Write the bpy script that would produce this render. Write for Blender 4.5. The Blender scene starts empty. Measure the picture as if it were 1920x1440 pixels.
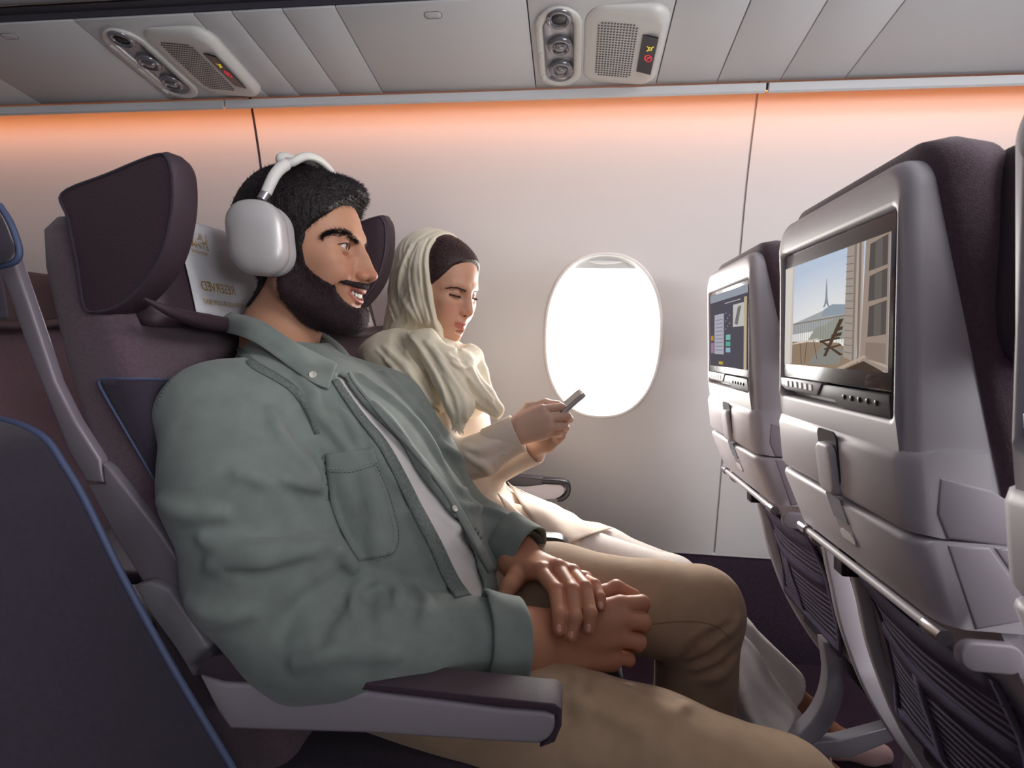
import bpy, bmesh, math, random
import numpy as np
from mathutils import Vector, Matrix

# ------------------------------------------------------------------ camera, world, lights, exposure
SC = bpy.context.scene
COL = SC.collection
FOC = 1000.0                      # focal length in pixels of a 1920 x 1440 frame
CAMZ = 1.03
_Y = np.array([(1078 - 960) / FOC, (720 - 650) / FOC, -1.0]); _Y /= np.linalg.norm(_Y)
_u = np.array([0.032, 1.0, 0.0]); _Z = _u - (_u @ _Y) * _Y; _Z /= np.linalg.norm(_Z)
_X = np.cross(_Y, _Z)
W2C = np.stack([_X, _Y, _Z], 1)   # world -> camera rotation
CAMP = np.array([0.0, 0.0, CAMZ])
cd = bpy.data.cameras.new('camera'); cam = bpy.data.objects.new('camera', cd); COL.objects.link(cam)
cd.sensor_width = 36.0; cd.lens = 36.0 * FOC / 1920.0; cd.clip_start = 0.02
_m = Matrix([list(W2C.T[i]) + [CAMP[i]] for i in range(3)] + [[0, 0, 0, 1]])
cam.matrix_world = _m
SC.camera = cam
cd.dof.use_dof = True; cd.dof.focus_distance = 0.9; cd.dof.aperture_fstop = 9.0

SC.view_settings.view_transform = 'Standard'; SC.view_settings.look = 'None'
SC.view_settings.gamma = 1.0; SC.view_settings.use_curve_mapping = False
SC.view_settings.exposure = 0.0

w = bpy.data.worlds.new('sky'); SC.world = w; w.use_nodes = True
bg = w.node_tree.nodes['Background']; bg.inputs[0].default_value = (1.0, 0.985, 0.95, 1); bg.inputs[1].default_value = 3.2

def area(name, loc, target, size, size_y, power, color=(1, 1, 1), spread=180):
    l = bpy.data.lights.new(name, 'AREA'); l.shape = 'RECTANGLE'; l.size = size; l.size_y = size_y
    l.energy = power; l.color = color; l.spread = math.radians(spread)
    o = bpy.data.objects.new(name, l); COL.objects.link(o); o.location = loc
    d = Vector(target) - Vector(loc); o.rotation_euler = d.to_track_quat('-Z', 'Y').to_euler()
    return o
area('aisle_ceiling_lamp', (-0.5, -0.9, 2.12), (-0.25, 1.0, 0.9), 1.6, 0.6, 3, (0.80, 0.80, 1.0))
area('forward_aisle_lamp', (1.5, -0.05, 2.1), (-0.2, 1.0, 0.95), 1.1, 0.8, 30, (1.0, 0.98, 0.97))
area('ceiling_wall_fill', (1.9, -1.1, 1.2), (0.0, 1.3, 2.15), 1.4, 0.5, 13, (0.96, 0.98, 1.0), 95)  # added fill inside the cabin to brighten ceiling panels and sidewall, no window behind it
WINX = (-0.87, 0.085, 0.97)
for k, p in enumerate((22, 30, 60)):
    area('daylight_outside_window', (WINX[k] + 0.05, 2.02, 1.12), (WINX[k] - 0.12, 1.0, 0.85), 0.42, 0.55, p, (1.0, 0.965, 0.90))

# ------------------------------------------------------------------ helpers
def P(px, py, y):
    """world point on the plane at world y seen at pixel (px, py)"""
    d = W2C.T @ np.array([(px - 960) / FOC, (720 - py) / FOC, -1.0])
    return CAMP + d * (y / d[1])
def XZ(px, py, y):
    p = P(px, py, y); return (p[0], p[2])
def PX(px, py, x):
    """world point on the plane at world x seen at pixel (px, py)"""
    d = W2C.T @ np.array([(px - 960) / FOC, (720 - py) / FOC, -1.0])
    return CAMP + d * (x / d[0])
def PZ(px, py, z):
    d = W2C.T @ np.array([(px - 960) / FOC, (720 - py) / FOC, -1.0])
    return CAMP + d * ((z - CAMZ) / d[2])

def ray(px, py):
    d = W2C.T @ np.array([(px - 960) / FOC, (720 - py) / FOC, -1.0]); return Vector(CAMP), Vector(d).normalized()
def tree_of(*objs):
    from mathutils.bvhtree import BVHTree
    V, F = [], []
    for o in objs:
        n = len(V); V += [v.co.copy() for v in o.data.vertices]; F += [[n + i for i in p.vertices] for p in o.data.polygons]
    return BVHTree.FromPolygons(V, F)
def tree_hit(tr, px, py):
    p, n, i, d = tr.ray_cast(*ray(px, py))
    return (None, None) if p is None else (np.array(p), np.array(n) * (1 if n.dot(ray(px, py)[1]) < 0 else -1))
def tree_patch(name, tr, A, B, n, k, off, m, par, thick=0.003, swell=0.0, it=2):
    A = smoothline(A, 6); B = smoothline(B, 6); V = []
    for i in range(n):
        t = i / (n - 1); a = [np.interp(t * (len(A) - 1), range(len(A)), A[:, j]) for j in (0, 1)]; b = [np.interp(t * (len(B) - 1), range(len(B)), B[:, j]) for j in (0, 1)]
        for j in range(k + 1):
            u = j / k; p, nn = tree_hit(tr, a[0] + (b[0] - a[0]) * u, a[1] + (b[1] - a[1]) * u)
            V.append(None if p is None else p + nn * (off + swell * math.sin(math.pi * u)))
    last = next(v for v in V if v is not None)
    for i in range(len(V)):
        if V[i] is None: V[i] = last
        last = V[i]
    G = np.array(V).reshape(n, k + 1, 3)
    for _ in range(it):
        H = G.copy(); H[1:-1] = (G[:-2] + 2 * G[1:-1] + G[2:]) / 4; G = H.copy(); H[:, 1:-1] = (G[:, :-2] + 2 * G[:, 1:-1] + G[:, 2:]) / 4; G = H
    F = [(i * (k + 1) + j, i * (k + 1) + j + 1, (i + 1) * (k + 1) + j + 1, (i + 1) * (k + 1) + j) for i in range(n - 1) for j in range(k)]
    o = mesh_obj(name, G.reshape(-1, 3), F, m, par); s = o.modifiers.new('t', 'SOLIDIFY'); s.thickness = thick; s.offset = 0
    return o
def lin(c):
    if isinstance(c, str):
        c = [int(c[i:i + 2], 16) / 255 for i in (1, 3, 5)] if c[0] == '#' else [int(c[i:i + 2], 16) / 255 for i in (0, 2, 4)]
    return tuple(((v / 12.92) if v <= 0.04045 else ((v + 0.055) / 1.055) ** 2.4) for v in c[:3])

MATS = {}
def mat(name, color, rough=0.5, metal=0.0, noise=None, bump=None, spec=0.5, sheen=0.0, emit=None, sss=0.0, attr=None, weave=None, coat=0.0, trans=0.0, alpha=None):
    """noise=(scale, amount) colour variation; bump=(scale, strength, detail); weave=(scale,strength) woven cloth relief"""
    m = bpy.data.materials.new(name); m.use_nodes = True; nt = m.node_tree; N = nt.nodes; L = nt.links
    b = N['Principled BSDF']; c = lin(color) if not isinstance(color, tuple) else color
    b.inputs['Base Color'].default_value = (*c, 1); b.inputs['Roughness'].default_value = rough
    b.inputs['Metallic'].default_value = metal; b.inputs['Specular IOR Level'].default_value = spec
    b.inputs['Sheen Weight'].default_value = sheen; b.inputs['Sheen Roughness'].default_value = 0.5
    b.inputs['Coat Weight'].default_value = coat
    b.inputs['Transmission Weight'].default_value = trans
    if sss:
        b.inputs['Subsurface Weight'].default_value = sss
        b.inputs['Subsurface Radius'].default_value = (0.012, 0.004, 0.002); b.inputs['Subsurface Scale'].default_value = 1.0
    if emit:
        b.inputs['Emission Color'].default_value = (*lin(emit[0]), 1); b.inputs['Emission Strength'].default_value = emit[1]
    tc = N.new('ShaderNodeTexCoord'); src = tc.outputs['Object']
    colout = None
    if attr:
        a = N.new('ShaderNodeAttribute'); a.attribute_name = attr; colout = a.outputs['Color']
    if noise:
        n = N.new('ShaderNodeTexNoise'); n.inputs['Scale'].default_value = noise[0]; n.inputs['Detail'].default_value = 4
        L.new(src, n.inputs['Vector'])
        mx = N.new('ShaderNodeMix'); mx.data_type = 'RGBA'; mx.blend_type = 'MULTIPLY'; mx.inputs[0].default_value = 1.0
        mr = N.new('ShaderNodeMapRange'); mr.inputs[1].default_value = 0.3; mr.inputs[2].default_value = 0.7
        mr.inputs[3].default_value = 1 - noise[1]; mr.inputs[4].default_value = 1 + noise[1]
        L.new(n.outputs[0], mr.inputs[0])
        if colout: L.new(colout, mx.inputs[6])
        else: mx.inputs[6].default_value = (*c, 1)
        L.new(mr.outputs[0], mx.inputs[7]); colout = mx.outputs[2]
    if colout: L.new(colout, b.inputs['Base Color'])
    h = None
    if bump:
        n = N.new('ShaderNodeTexNoise'); n.inputs['Scale'].default_value = bump[0]
        n.inputs['Detail'].default_value = bump[2] if len(bump) > 2 else 3
        L.new(src, n.inputs['Vector']); h = (n.outputs[0], bump[1])
    if weave:
        wv = N.new('ShaderNodeTexWave'); wv.inputs['Scale'].default_value = weave[0]; wv.bands_direction = 'Z'; wv.inputs['Distortion'].default_value = 1.5
        wv2 = N.new('ShaderNodeTexWave'); wv2.inputs['Scale'].default_value = weave[0]; wv2.bands_direction = 'X'; wv2.inputs['Distortion'].default_value = 1.5
        L.new(src, wv.inputs['Vector']); L.new(src, wv2.inputs['Vector'])
        ad = N.new('ShaderNodeMath'); ad.operation = 'ADD'; L.new(wv.outputs[0], ad.inputs[0]); L.new(wv2.outputs[0], ad.inputs[1])
        h = (ad.outputs[0], weave[1])
    if h:
        bp = N.new('ShaderNodeBump'); bp.inputs['Strength'].default_value = h[1]; bp.inputs['Distance'].default_value = 0.002
        L.new(h[0], bp.inputs['Height']); L.new(bp.outputs[0], b.inputs['Normal'])
    MATS[name] = m
    return m

def link(o, parent=None, m=None, smooth=True):
    COL.objects.link(o)
    if parent is not None: o.parent = parent
    if m is not None:
        for mm in (m if isinstance(m, (list, tuple)) else [m]): o.data.materials.append(mm)
    return o
def mesh_obj(name, verts, faces, m=None, parent=None, smooth=True, angle=None):
    """verts/faces in the parent's frame"""
    me = bpy.data.meshes.new(name)
    me.from_pydata([tuple(map(float, v)) for v in verts], [], [tuple(map(int, f)) for f in faces])
    me.validate(); me.update()
    if smooth: shade(me, angle)
    return link(bpy.data.objects.new(name, me), parent, m)
def shade(me, angle=None):
    me.polygons.foreach_set('use_smooth', np.ones(len(me.polygons), bool))
    if angle is not None: me.set_sharp_from_angle(angle=math.radians(angle))
def bm_obj(name, bm, m=None, parent=None, smooth=True, angle=35):
    bmesh.ops.recalc_face_normals(bm, faces=bm.faces)
    me = bpy.data.meshes.new(name); bm.to_mesh(me); bm.free()
    if smooth: shade(me, angle)
    return link(bpy.data.objects.new(name, me), parent, m)
def empty(name, loc=(0, 0, 0)):
    o = bpy.data.objects.new(name, None); COL.objects.link(o); o.location = loc; o.empty_display_size = 0.05
    o['_o'] = list(map(float, loc)); return o
def tag(o, label=None, cat=None, group=None, kind=None):
    if label: o['label'] = label
    if cat: o['category'] = cat
    if group: o['group'] = group
    if kind: o['kind'] = kind
    return o
def rebase(root):
    """children were built in world coordinates: shift their data so that they sit under the root's own base"""
    off = Vector(root.location); done = set()
    for ch in list(root.children_recursive):
        if ch.data is not None and ch.data.name not in done and ch.parent is not None:
            if ch.matrix_basis == Matrix.Identity(4):
                ch.data.transform(Matrix.Translation(-off)); done.add(ch.data.name)
    return root
def dup(root, delta, label=None, group=None, skip=()):
    def cp(o, par):
        c = o.copy(); COL.objects.link(c); c.parent = par
        for ch in o.children:
            if ch.name.split('.')[0] not in skip: cp(ch, c)
        return c
    r = cp(root, None); r.location = Vector(root.location) + Vector(delta)
    if label: r['label'] = label
    if group: r['group'] = group
    return r

def bm_box(bm, lo, hi, bevel=0.0, seg=3):
    vs = [bm.verts.new((x, y, z)) for x in (lo[0], hi[0]) for y in (lo[1], hi[1]) for z in (lo[2], hi[2])]
    fs = [bm.faces.new([vs[i] for i in f]) for f in ((0, 1, 3, 2), (4, 6, 7, 5), (0, 4, 5, 1), (2, 3, 7, 6), (0, 2, 6, 4), (1, 5, 7, 3))]
    if bevel:
        es = list({e for f in fs for e in f.edges})
        bmesh.ops.bevel(bm, geom=es, offset=bevel, segments=seg, profile=0.5, affect='EDGES')
def box(name, lo, hi, m, parent=None, bevel=0.0, seg=3):
    bm = bmesh.new(); bm_box(bm, lo, hi, bevel, seg); return bm_obj(name, bm, m, parent)
def prism(name, poly, a, b, m, parent=None, axis='y', bevel=0.0, seg=3, angle=40):
    """poly: 2D outline; axis y: (x,z); axis x: (y,z); axis z: (x,y); extruded from a to b"""
    f = {'y': lambda p, t: (p[0], t, p[1]), 'x': lambda p, t: (t, p[0], p[1]), 'z': lambda p, t: (p[0], p[1], t)}[axis]
    bm = bmesh.new()
    v0 = [bm.verts.new(f(p, a)) for p in poly]; v1 = [bm.verts.new(f(p, b)) for p in poly]
    f0 = bm.faces.new(v0); f1 = bm.faces.new(v1[::-1]); n = len(poly)
    for i in range(n): bm.faces.new((v0[i], v0[(i + 1) % n], v1[(i + 1) % n], v1[i]))
    bmesh.ops.recalc_face_normals(bm, faces=bm.faces)
    if bevel:
        es = list(set(list(f0.edges) + list(f1.edges)))
        bmesh.ops.bevel(bm, geom=es, offset=bevel, segments=seg, profile=0.5, affect='EDGES', clamp_overlap=True)
    bmesh.ops.triangulate(bm, faces=[f for f in bm.faces if len(f.verts) > 4])
    return bm_obj(name, bm, m, parent, angle=angle)
def smoothpoly(poly, n=6):
    """closed Catmull-Rom through the outline points"""
    p = np.array(poly, float); out = []
    for i in range(len(p)):
        a, b, c, d = p[i - 1], p[i], p[(i + 1) % len(p)], p[(i + 2) % len(p)]
        for k in range(n):
            t = k / n
            out.append(0.5 * ((2 * b) + (-a + c) * t + (2 * a - 5 * b + 4 * c - d) * t * t + (-a + 3 * b - 3 * c + d) * t ** 3))
    return out
def smoothline(pts, n=8):
    p = np.array(pts, float); p = np.vstack([2 * p[0] - p[1], p, 2 * p[-1] - p[-2]]); out = []
    for i in range(1, len(p) - 2):
        a, b, c, d = p[i - 1], p[i], p[i + 1], p[i + 2]
        for k in range(n):
            t = k / n
            out.append(0.5 * ((2 * b) + (-a + c) * t + (2 * a - 5 * b + 4 * c - d) * t * t + (-a + 3 * b - 3 * c + d) * t ** 3))
    out.append(p[-2]); return np.array(out)
def loft(name, rings, m, parent=None, cap=(True, True), smooth=True, angle=None, close=True):
    n = len(rings[0]); V = [v for r in rings for v in r]; F = []
    for i in range(len(rings) - 1):
        for j in range(n if close else n - 1):
            k = (j + 1) % n
            F.append((i * n + j, i * n + k, (i + 1) * n + k, (i + 1) * n + j))
    if cap[0]: F.append(tuple(range(n))[::-1])
    if cap[1]: F.append(tuple(range((len(rings) - 1) * n, len(rings) * n)))
    bm = bmesh.new(); bv = [bm.verts.new(tuple(map(float, v))) for v in V]
    for f in F:
        try: bm.faces.new([bv[i] for i in f])
        except ValueError: pass
    bmesh.ops.triangulate(bm, faces=[f for f in bm.faces if len(f.verts) > 4])
    bmesh.ops.remove_doubles(bm, verts=bm.verts, dist=1e-6)
    return bm_obj(name, bm, m, parent, smooth, angle)
def rr(cx, cy, w, h, r, n=6):
    """rounded rectangle outline, r single or 4 radii (++, -+, --, +-)"""
    r = (r,) * 4 if not isinstance(r, (tuple, list)) else r; out = []
    for q, (sx, sy, a0) in enumerate(((1, 1, 0), (-1, 1, 90), (-1, -1, 180), (1, -1, 270))):
        rad = r[q]; ox = cx + sx * (w / 2 - rad); oy = cy + sy * (h / 2 - rad)
        for k in range(n + 1):
            a = math.radians(a0 + 90 * k / n); out.append((ox + rad * math.cos(a), oy + rad * math.sin(a)))
    return out
def tube_geo(pts, r, n=8, cap=True):
    p = np.array(pts, float); V = []; F = []
    rs = np.full(len(p), r) if np.isscalar(r) else np.array(r, float)
    T = np.gradient(p, axis=0); T /= np.linalg.norm(T, axis=1)[:, None] + 1e-12
    u = np.cross(T[0], (0, 0, 1.0)); 
    if np.linalg.norm(u) < 1e-3: u = np.cross(T[0], (0, 1.0, 0))
    for i in range(len(p)):
        u = u - (u @ T[i]) * T[i]; u /= np.linalg.norm(u) + 1e-12; v = np.cross(T[i], u)
        for k in range(n):
            a = 2 * math.pi * k / n; V.append(p[i] + rs[i] * (math.cos(a) * u + math.sin(a) * v))
    for i in range(len(p) - 1):
        for k in range(n):
            F.append((i * n + k, i * n + (k + 1) % n, (i + 1) * n + (k + 1) % n, (i + 1) * n + k))
    if cap: F.append(tuple(range(n))[::-1]); F.append(tuple(range((len(p) - 1) * n, len(p) * n)))
    return V, F
def tube(name, pts, r, m, parent=None, n=8):
    V, F = tube_geo(pts, r, n); return mesh_obj(name, V, F, m, parent, angle=50)
def merge_geo(parts):
    V = []; F = []
    for v, f in parts:
        o = len(V); V += list(v); F += [tuple(i + o for i in q) for q in f]
    return V, F
def ellipsoid_geo(c, r, R=None, nu=20, nv=12):
    V = []; F = []
    for i in range(nv + 1):
        th = math.pi * i / nv
        for k in range(nu):
            a = 2 * math.pi * k / nu
            q = np.array([r[0] * math.sin(th) * math.cos(a), r[1] * math.sin(th) * math.sin(a), r[2] * math.cos(th)])
            V.append(np.array(c) + (q if R is None else R @ q))
    for i in range(nv):
        for k in range(nu):
            F.append((i * nu + k, (i + 1) * nu + k, (i + 1) * nu + (k + 1) % nu, i * nu + (k + 1) % nu))
    return V, F
def text_mesh(body, size, font_scale_x=1.0, extrude=0.0):
    cu = bpy.data.curves.new('lettering', 'FONT'); cu.body = body; cu.size = size; cu.align_x = 'CENTER'; cu.align_y = 'CENTER'
    cu.extrude = extrude; cu.resolution_u = 3
    o = bpy.data.objects.new('lettering', cu); COL.objects.link(o)
    me = bpy.data.meshes.new_from_object(o.evaluated_get(bpy.context.evaluated_depsgraph_get()))
    bpy.data.objects.remove(o); bpy.data.curves.remove(cu)
    return me
def place_text(name, body, size, origin, ex, ey, m, parent=None, extrude=0.0):
    """flat print: ex = reading direction, ey = up direction of the letters (vectors with scale)"""
    me = text_mesh(body, size, extrude=extrude)
    ex = Vector(ex); ey = Vector(ey); ez = ex.normalized().cross(ey.normalized())
    M = Matrix([[ex[i], ey[i], ez[i], origin[i]] for i in range(3)] + [[0, 0, 0, 1]])
    me.transform(M)
    if M.determinant() < 0: me.flip_normals()
    me.name = name
    return link(bpy.data.objects.new(name, me), parent, m)
# ------------------------------------------------------------------ sculpting field: smooth unions of rounded cones and ellipsoids, polygonised
def f32(a): return np.asarray(a, np.float32)
class Field:
    def __init__(s, lo, hi, h, M=None):
        s.h = h; s.lo = np.array(lo, float); n = np.ceil((np.array(hi) - s.lo) / h).astype(int) + 1
        s.n = n; s.ax = [f32(s.lo[i] + h * np.arange(n[i])) for i in range(3)]
        s.f = np.full(n, 0.5, np.float32); s.M = M      # M: 4x4 local -> world
    def win(s, lo, hi):
        a = np.clip(np.floor((np.array(lo) - s.lo) / s.h).astype(int), 0, s.n); b = np.clip(np.ceil((np.array(hi) - s.lo) / s.h).astype(int) + 1, 0, s.n)
        if (b <= a).any(): return None
        sl = tuple(slice(a[i], b[i]) for i in range(3))
        g = (s.ax[0][sl[0]][:, None, None], s.ax[1][sl[1]][None, :, None], s.ax[2][sl[2]][None, None, :])
        return sl, g
    def op(s, d, sl, k, mode):
        f = s.f[sl]
        if mode == 'add':
            if k <= 0: r = np.minimum(f, d)
            else:
                h = np.clip(0.5 + 0.5 * (f - d) / k, 0, 1); r = f + (d - f) * h - k * h * (1 - h)
        elif mode == 'sub':
            d = -d
            if k <= 0: r = np.maximum(f, d)
            else:
                h = np.clip(0.5 - 0.5 * (f - d) / k, 0, 1); r = f + (d - f) * h + k * h * (1 - h)
        else:
            if k <= 0: r = np.maximum(f, d)
            else:
                h = np.clip(0.5 - 0.5 * (f - d) / k, 0, 1); r = f + (d - f) * h + k * h * (1 - h)
        s.f[sl] = r
    def cone(s, a, b, ra, rb, k=0.0, mode='add', pad=0.0, sy=1.0):
        a = np.array(a, float); b = np.array(b, float); rm = max(ra, rb) + k + 3 * s.h + pad
        w = s.win(np.minimum(a, b) - rm, np.maximum(a, b) + rm)
        if w is None: return s
        sl, (x, y, z) = w; ba = b - a; L = float(ba @ ba) + 1e-12
        t = np.clip(((x - a[0]) * ba[0] + (y - a[1]) * ba[1] + (z - a[2]) * ba[2]) / L, 0, 1).astype(np.float32)
        d = np.sqrt((x - a[0] - t * ba[0]) ** 2 + (y - a[1] - t * ba[1]) ** 2 + (z - a[2] - t * ba[2]) ** 2) - (ra + (rb - ra) * t)
        s.op(d.astype(np.float32), sl, k, mode); return s
    def chain(s, pts, rs, k=0.0, mode='add', pad=0.0):
        for i in range(len(pts) - 1): s.cone(pts[i], pts[i + 1], rs[i], rs[i + 1], k, mode, pad)
        return s
    def curve(s, pts, r, k=0.0, mode='add'):
        """one polyline blended as a single shape: radius list or scalar"""
        pts = np.array(pts, float); rs = np.full(len(pts), r, float) if np.isscalar(r) else np.array(r, float)
        rm = rs.max() + k + 3 * s.h; w = s.win(pts.min(0) - rm, pts.max(0) + rm)
        if w is None: return s
        sl, (x, y, z) = w; best = None
        for i in range(len(pts) - 1):
            a, b = pts[i], pts[i + 1]; ba = b - a; L = float(ba @ ba) + 1e-12
            t = np.clip(((x - a[0]) * ba[0] + (y - a[1]) * ba[1] + (z - a[2]) * ba[2]) / L, 0, 1).astype(np.float32)
            d = np.sqrt((x - a[0] - t * ba[0]) ** 2 + (y - a[1] - t * ba[1]) ** 2 + (z - a[2] - t * ba[2]) ** 2) - (rs[i] + (rs[i + 1] - rs[i]) * t)
            best = d if best is None else np.minimum(best, d)
        s.op(best.astype(np.float32), sl, k, mode); return s
    def ell(s, c, r, k=0.0, mode='add', R=None, pad=0.0):
        c = np.array(c, float); r = np.array(r, float)
        ext = np.array(r if R is None else np.sqrt(((np.array(R) * r) ** 2).sum(1))) + k + 3 * s.h + pad
        w = s.win(c - ext, c + ext)
        if w is None: return s
        sl, (x, y, z) = w; x = x - c[0]; y = y - c[1]; z = z - c[2]
        if R is not None:
            R = np.array(R); x, y, z = (R[0, i] * x + R[1, i] * y + R[2, i] * z for i in range(3))
        k0 = np.sqrt((x / r[0]) ** 2 + (y / r[1]) ** 2 + (z / r[2]) ** 2)
        k1 = np.sqrt((x / r[0] ** 2) ** 2 + (y / r[1] ** 2) ** 2 + (z / r[2] ** 2) ** 2) + 1e-9
        s.op((k0 * (k0 - 1) / k1).astype(np.float32), sl, k, mode); return s
    def rbox(s, c, half, rad, k=0.0, mode='add', R=None):
        c = np.array(c, float); half = np.array(half, float)
        ext = (half if R is None else np.abs(np.array(R)) @ half) + rad + k + 3 * s.h
        w = s.win(c - ext, c + ext)
        if w is None: return s
        sl, (x, y, z) = w; x = x - c[0]; y = y - c[1]; z = z - c[2]
        if R is not None:
            R = np.array(R); x, y, z = (R[0, i] * x + R[1, i] * y + R[2, i] * z for i in range(3))
        qx, qy, qz = np.abs(x) - half[0] + rad, np.abs(y) - half[1] + rad, np.abs(z) - half[2] + rad
        d = np.sqrt(np.maximum(qx, 0) ** 2 + np.maximum(qy, 0) ** 2 + np.maximum(qz, 0) ** 2) + np.minimum(np.maximum(np.maximum(qx, qy), qz), 0) - rad
        s.op(d.astype(np.float32), sl, k, mode); return s
    def plane(s, p, n, k=0.0):
        """keep only the side the normal points away from"""
        n = np.array(n, float); n /= np.linalg.norm(n); p = np.array(p, float)
        sl, (x, y, z) = s.win(s.lo - 1, s.lo + s.h * s.n + 1)
        s.op(((x - p[0]) * n[0] + (y - p[1]) * n[1] + (z - p[2]) * n[2]).astype(np.float32), sl, k, 'int'); return s
    def copy(s):
        c = Field.__new__(Field); c.__dict__ = dict(s.__dict__); c.f = s.f.copy(); return c
    def grids(s): return s.ax[0][:, None, None], s.ax[1][None, :, None], s.ax[2][None, None, :]
    def sample(s, p):
        q = (np.asarray(p) - s.lo) / s.h; q = np.clip(q, 0, s.n - 1.001); i = q.astype(int); t = q - i
        v = 0
        for a in (0, 1):
            for b in (0, 1):
                for c in (0, 1):
                    wt = (t[:, 0] if a else 1 - t[:, 0]) * (t[:, 1] if b else 1 - t[:, 1]) * (t[:, 2] if c else 1 - t[:, 2])
                    v = v + wt * s.f[i[:, 0] + a, i[:, 1] + b, i[:, 2] + c]
        return v
    def grad(s, p):
        p = np.asarray(p, float); e = s.h; g = []
        for i in range(3):
            d = np.zeros(3); d[i] = e; g.append(s.sample(p + d) - s.sample(p - d))
        g = np.array(g).T; return g / (np.linalg.norm(g, axis=1)[:, None] + 1e-9)
    def hit(s, px, py, lo=0.3, hi=2.2):
        """first surface point seen at a pixel, in the field's own frame (None when the ray misses)"""
        d = W2C.T @ np.array([(px - 960) / FOC, (720 - py) / FOC, -1.0]); o = CAMP
        t = np.arange(lo, hi, s.h * 0.5)
        pts = o[None] + d[None] * t[:, None]
        if s.M is not None:
            Mi = np.linalg.inv(s.M); pts = pts @ Mi[:3, :3].T + Mi[:3, 3]
        inb = ((pts > s.lo) & (pts < s.lo + s.h * (s.n - 1))).all(1)
        v = np.where(inb, s.sample(pts), 1.0); k = np.nonzero(v < 0)[0]
        if len(k) == 0: return None
        k = k[0]
        if k == 0: return pts[0]
        u = v[k - 1] / (v[k - 1] - v[k]) if v[k - 1] < 0.4 else 1.0
        return pts[k - 1] + (pts[k] - pts[k - 1]) * u
    def hits(s, pix, lo=0.3, hi=2.2):
        r = [s.hit(a, b, lo, hi) for a, b in pix]; return np.array([q for q in r if q is not None])
    def fold(s, pix, r, k, mode='add', depth=0.0, n=4):
        """crease or ridge that follows pixels traced on the surface: a thin blended cord at the surface (depth>0 sinks it)"""
        sp = smoothline(pix, n) if len(pix) > 2 else np.array(pix, float)
        p = s.hits(sp)
        if len(p) < 2: return s
        keep = [0]
        for i in range(1, len(p)):
            if np.linalg.norm(p[i] - p[keep[-1]]) < 0.08: keep.append(i)
        p = p[keep]
        if len(p) < 2: return s
        p = p - s.grad(p) * depth
        rr_ = np.full(len(p), r); m = max(1, len(p) // 4)
        for i in range(m): rr_[i] = rr_[-1 - i] = r * (0.35 + 0.65 * i / m)
        return s.curve(p, rr_, k, mode)
    def nets(s):
        f = s.f; g = f < 0
        c = np.zeros(np.array(f.shape) - 1, np.uint8)
        for a in (0, 1):
            for b in (0, 1):
                for d in (0, 1):
                    c += g[a:f.shape[0] - 1 + a, b:f.shape[1] - 1 + b, d:f.shape[2] - 1 + d]
        act = np.argwhere((c > 0) & (c < 8)); idx = np.full(c.shape, -1, np.int64); idx[tuple(act.T)] = np.arange(len(act))
        acc = np.zeros((len(act), 3)); cnt = np.zeros(len(act))
        cor = [(a, b, d) for a in (0, 1) for b in (0, 1) for d in (0, 1)]
        val = {q: f[act[:, 0] + q[0], act[:, 1] + q[1], act[:, 2] + q[2]] for q in cor}
        for q in cor:
            for ax in range(3):
                if q[ax] == 0:
                    q2 = list(q); q2[ax] = 1; q2 = tuple(q2); v0, v1 = val[q], val[q2]; m = (v0 < 0) != (v1 < 0)
                    t = np.where(m, v0 / np.where(m, v0 - v1, 1), 0)
                    pt = np.array(q, float)[None].repeat(len(act), 0); pt[:, ax] = t
                    acc += np.where(m[:, None], pt, 0); cnt += m
        V = s.lo + s.h * (act + acc / cnt[:, None]); F = []
        for ax in range(3):
            o = [(0, 1, 2), (1, 2, 0), (2, 0, 1)][ax]; sh = list(f.shape)
            A = [slice(None)] * 3; B = [slice(None)] * 3; A[ax] = slice(0, -1); B[ax] = slice(1, None)
            sg = g[tuple(A)] != g[tuple(B)]; e = np.argwhere(sg)
            u, v = o[1], o[2]; ok = (e[:, u] > 0) & (e[:, v] > 0) & (e[:, u] < sh[u] - 1) & (e[:, v] < sh[v] - 1); e = e[ok]
            def cell(du, dv):
                q = e.copy(); q[:, u] += du; q[:, v] += dv; return idx[tuple(q.T)]
            quad = np.stack([cell(-1, -1), cell(0, -1), cell(0, 0), cell(-1, 0)], 1)
            neg = g[tuple(e.T)]; quad[~neg] = quad[~neg][:, ::-1]
            F.append(quad)
        F = np.concatenate(F); F = F[(F >= 0).all(1)]
        return V, F
def relax(V, F, it=2, lam=0.5):
    n = len(V); E = np.concatenate([F[:, [0, 1]], F[:, [1, 2]], F[:, [2, 3]], F[:, [3, 0]]])
    deg = np.bincount(E.ravel(), minlength=n).astype(float) + 1e-9
    for _ in range(it):
        for l in (lam, -lam * 1.02):
            a = np.zeros((n, 3))
            for i in range(3):
                a[:, i] = np.bincount(E[:, 0], V[E[:, 1], i], n) + np.bincount(E[:, 1], V[E[:, 0], i], n)
            V = V + l * (a / deg[:, None] - V)
    return V
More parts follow.
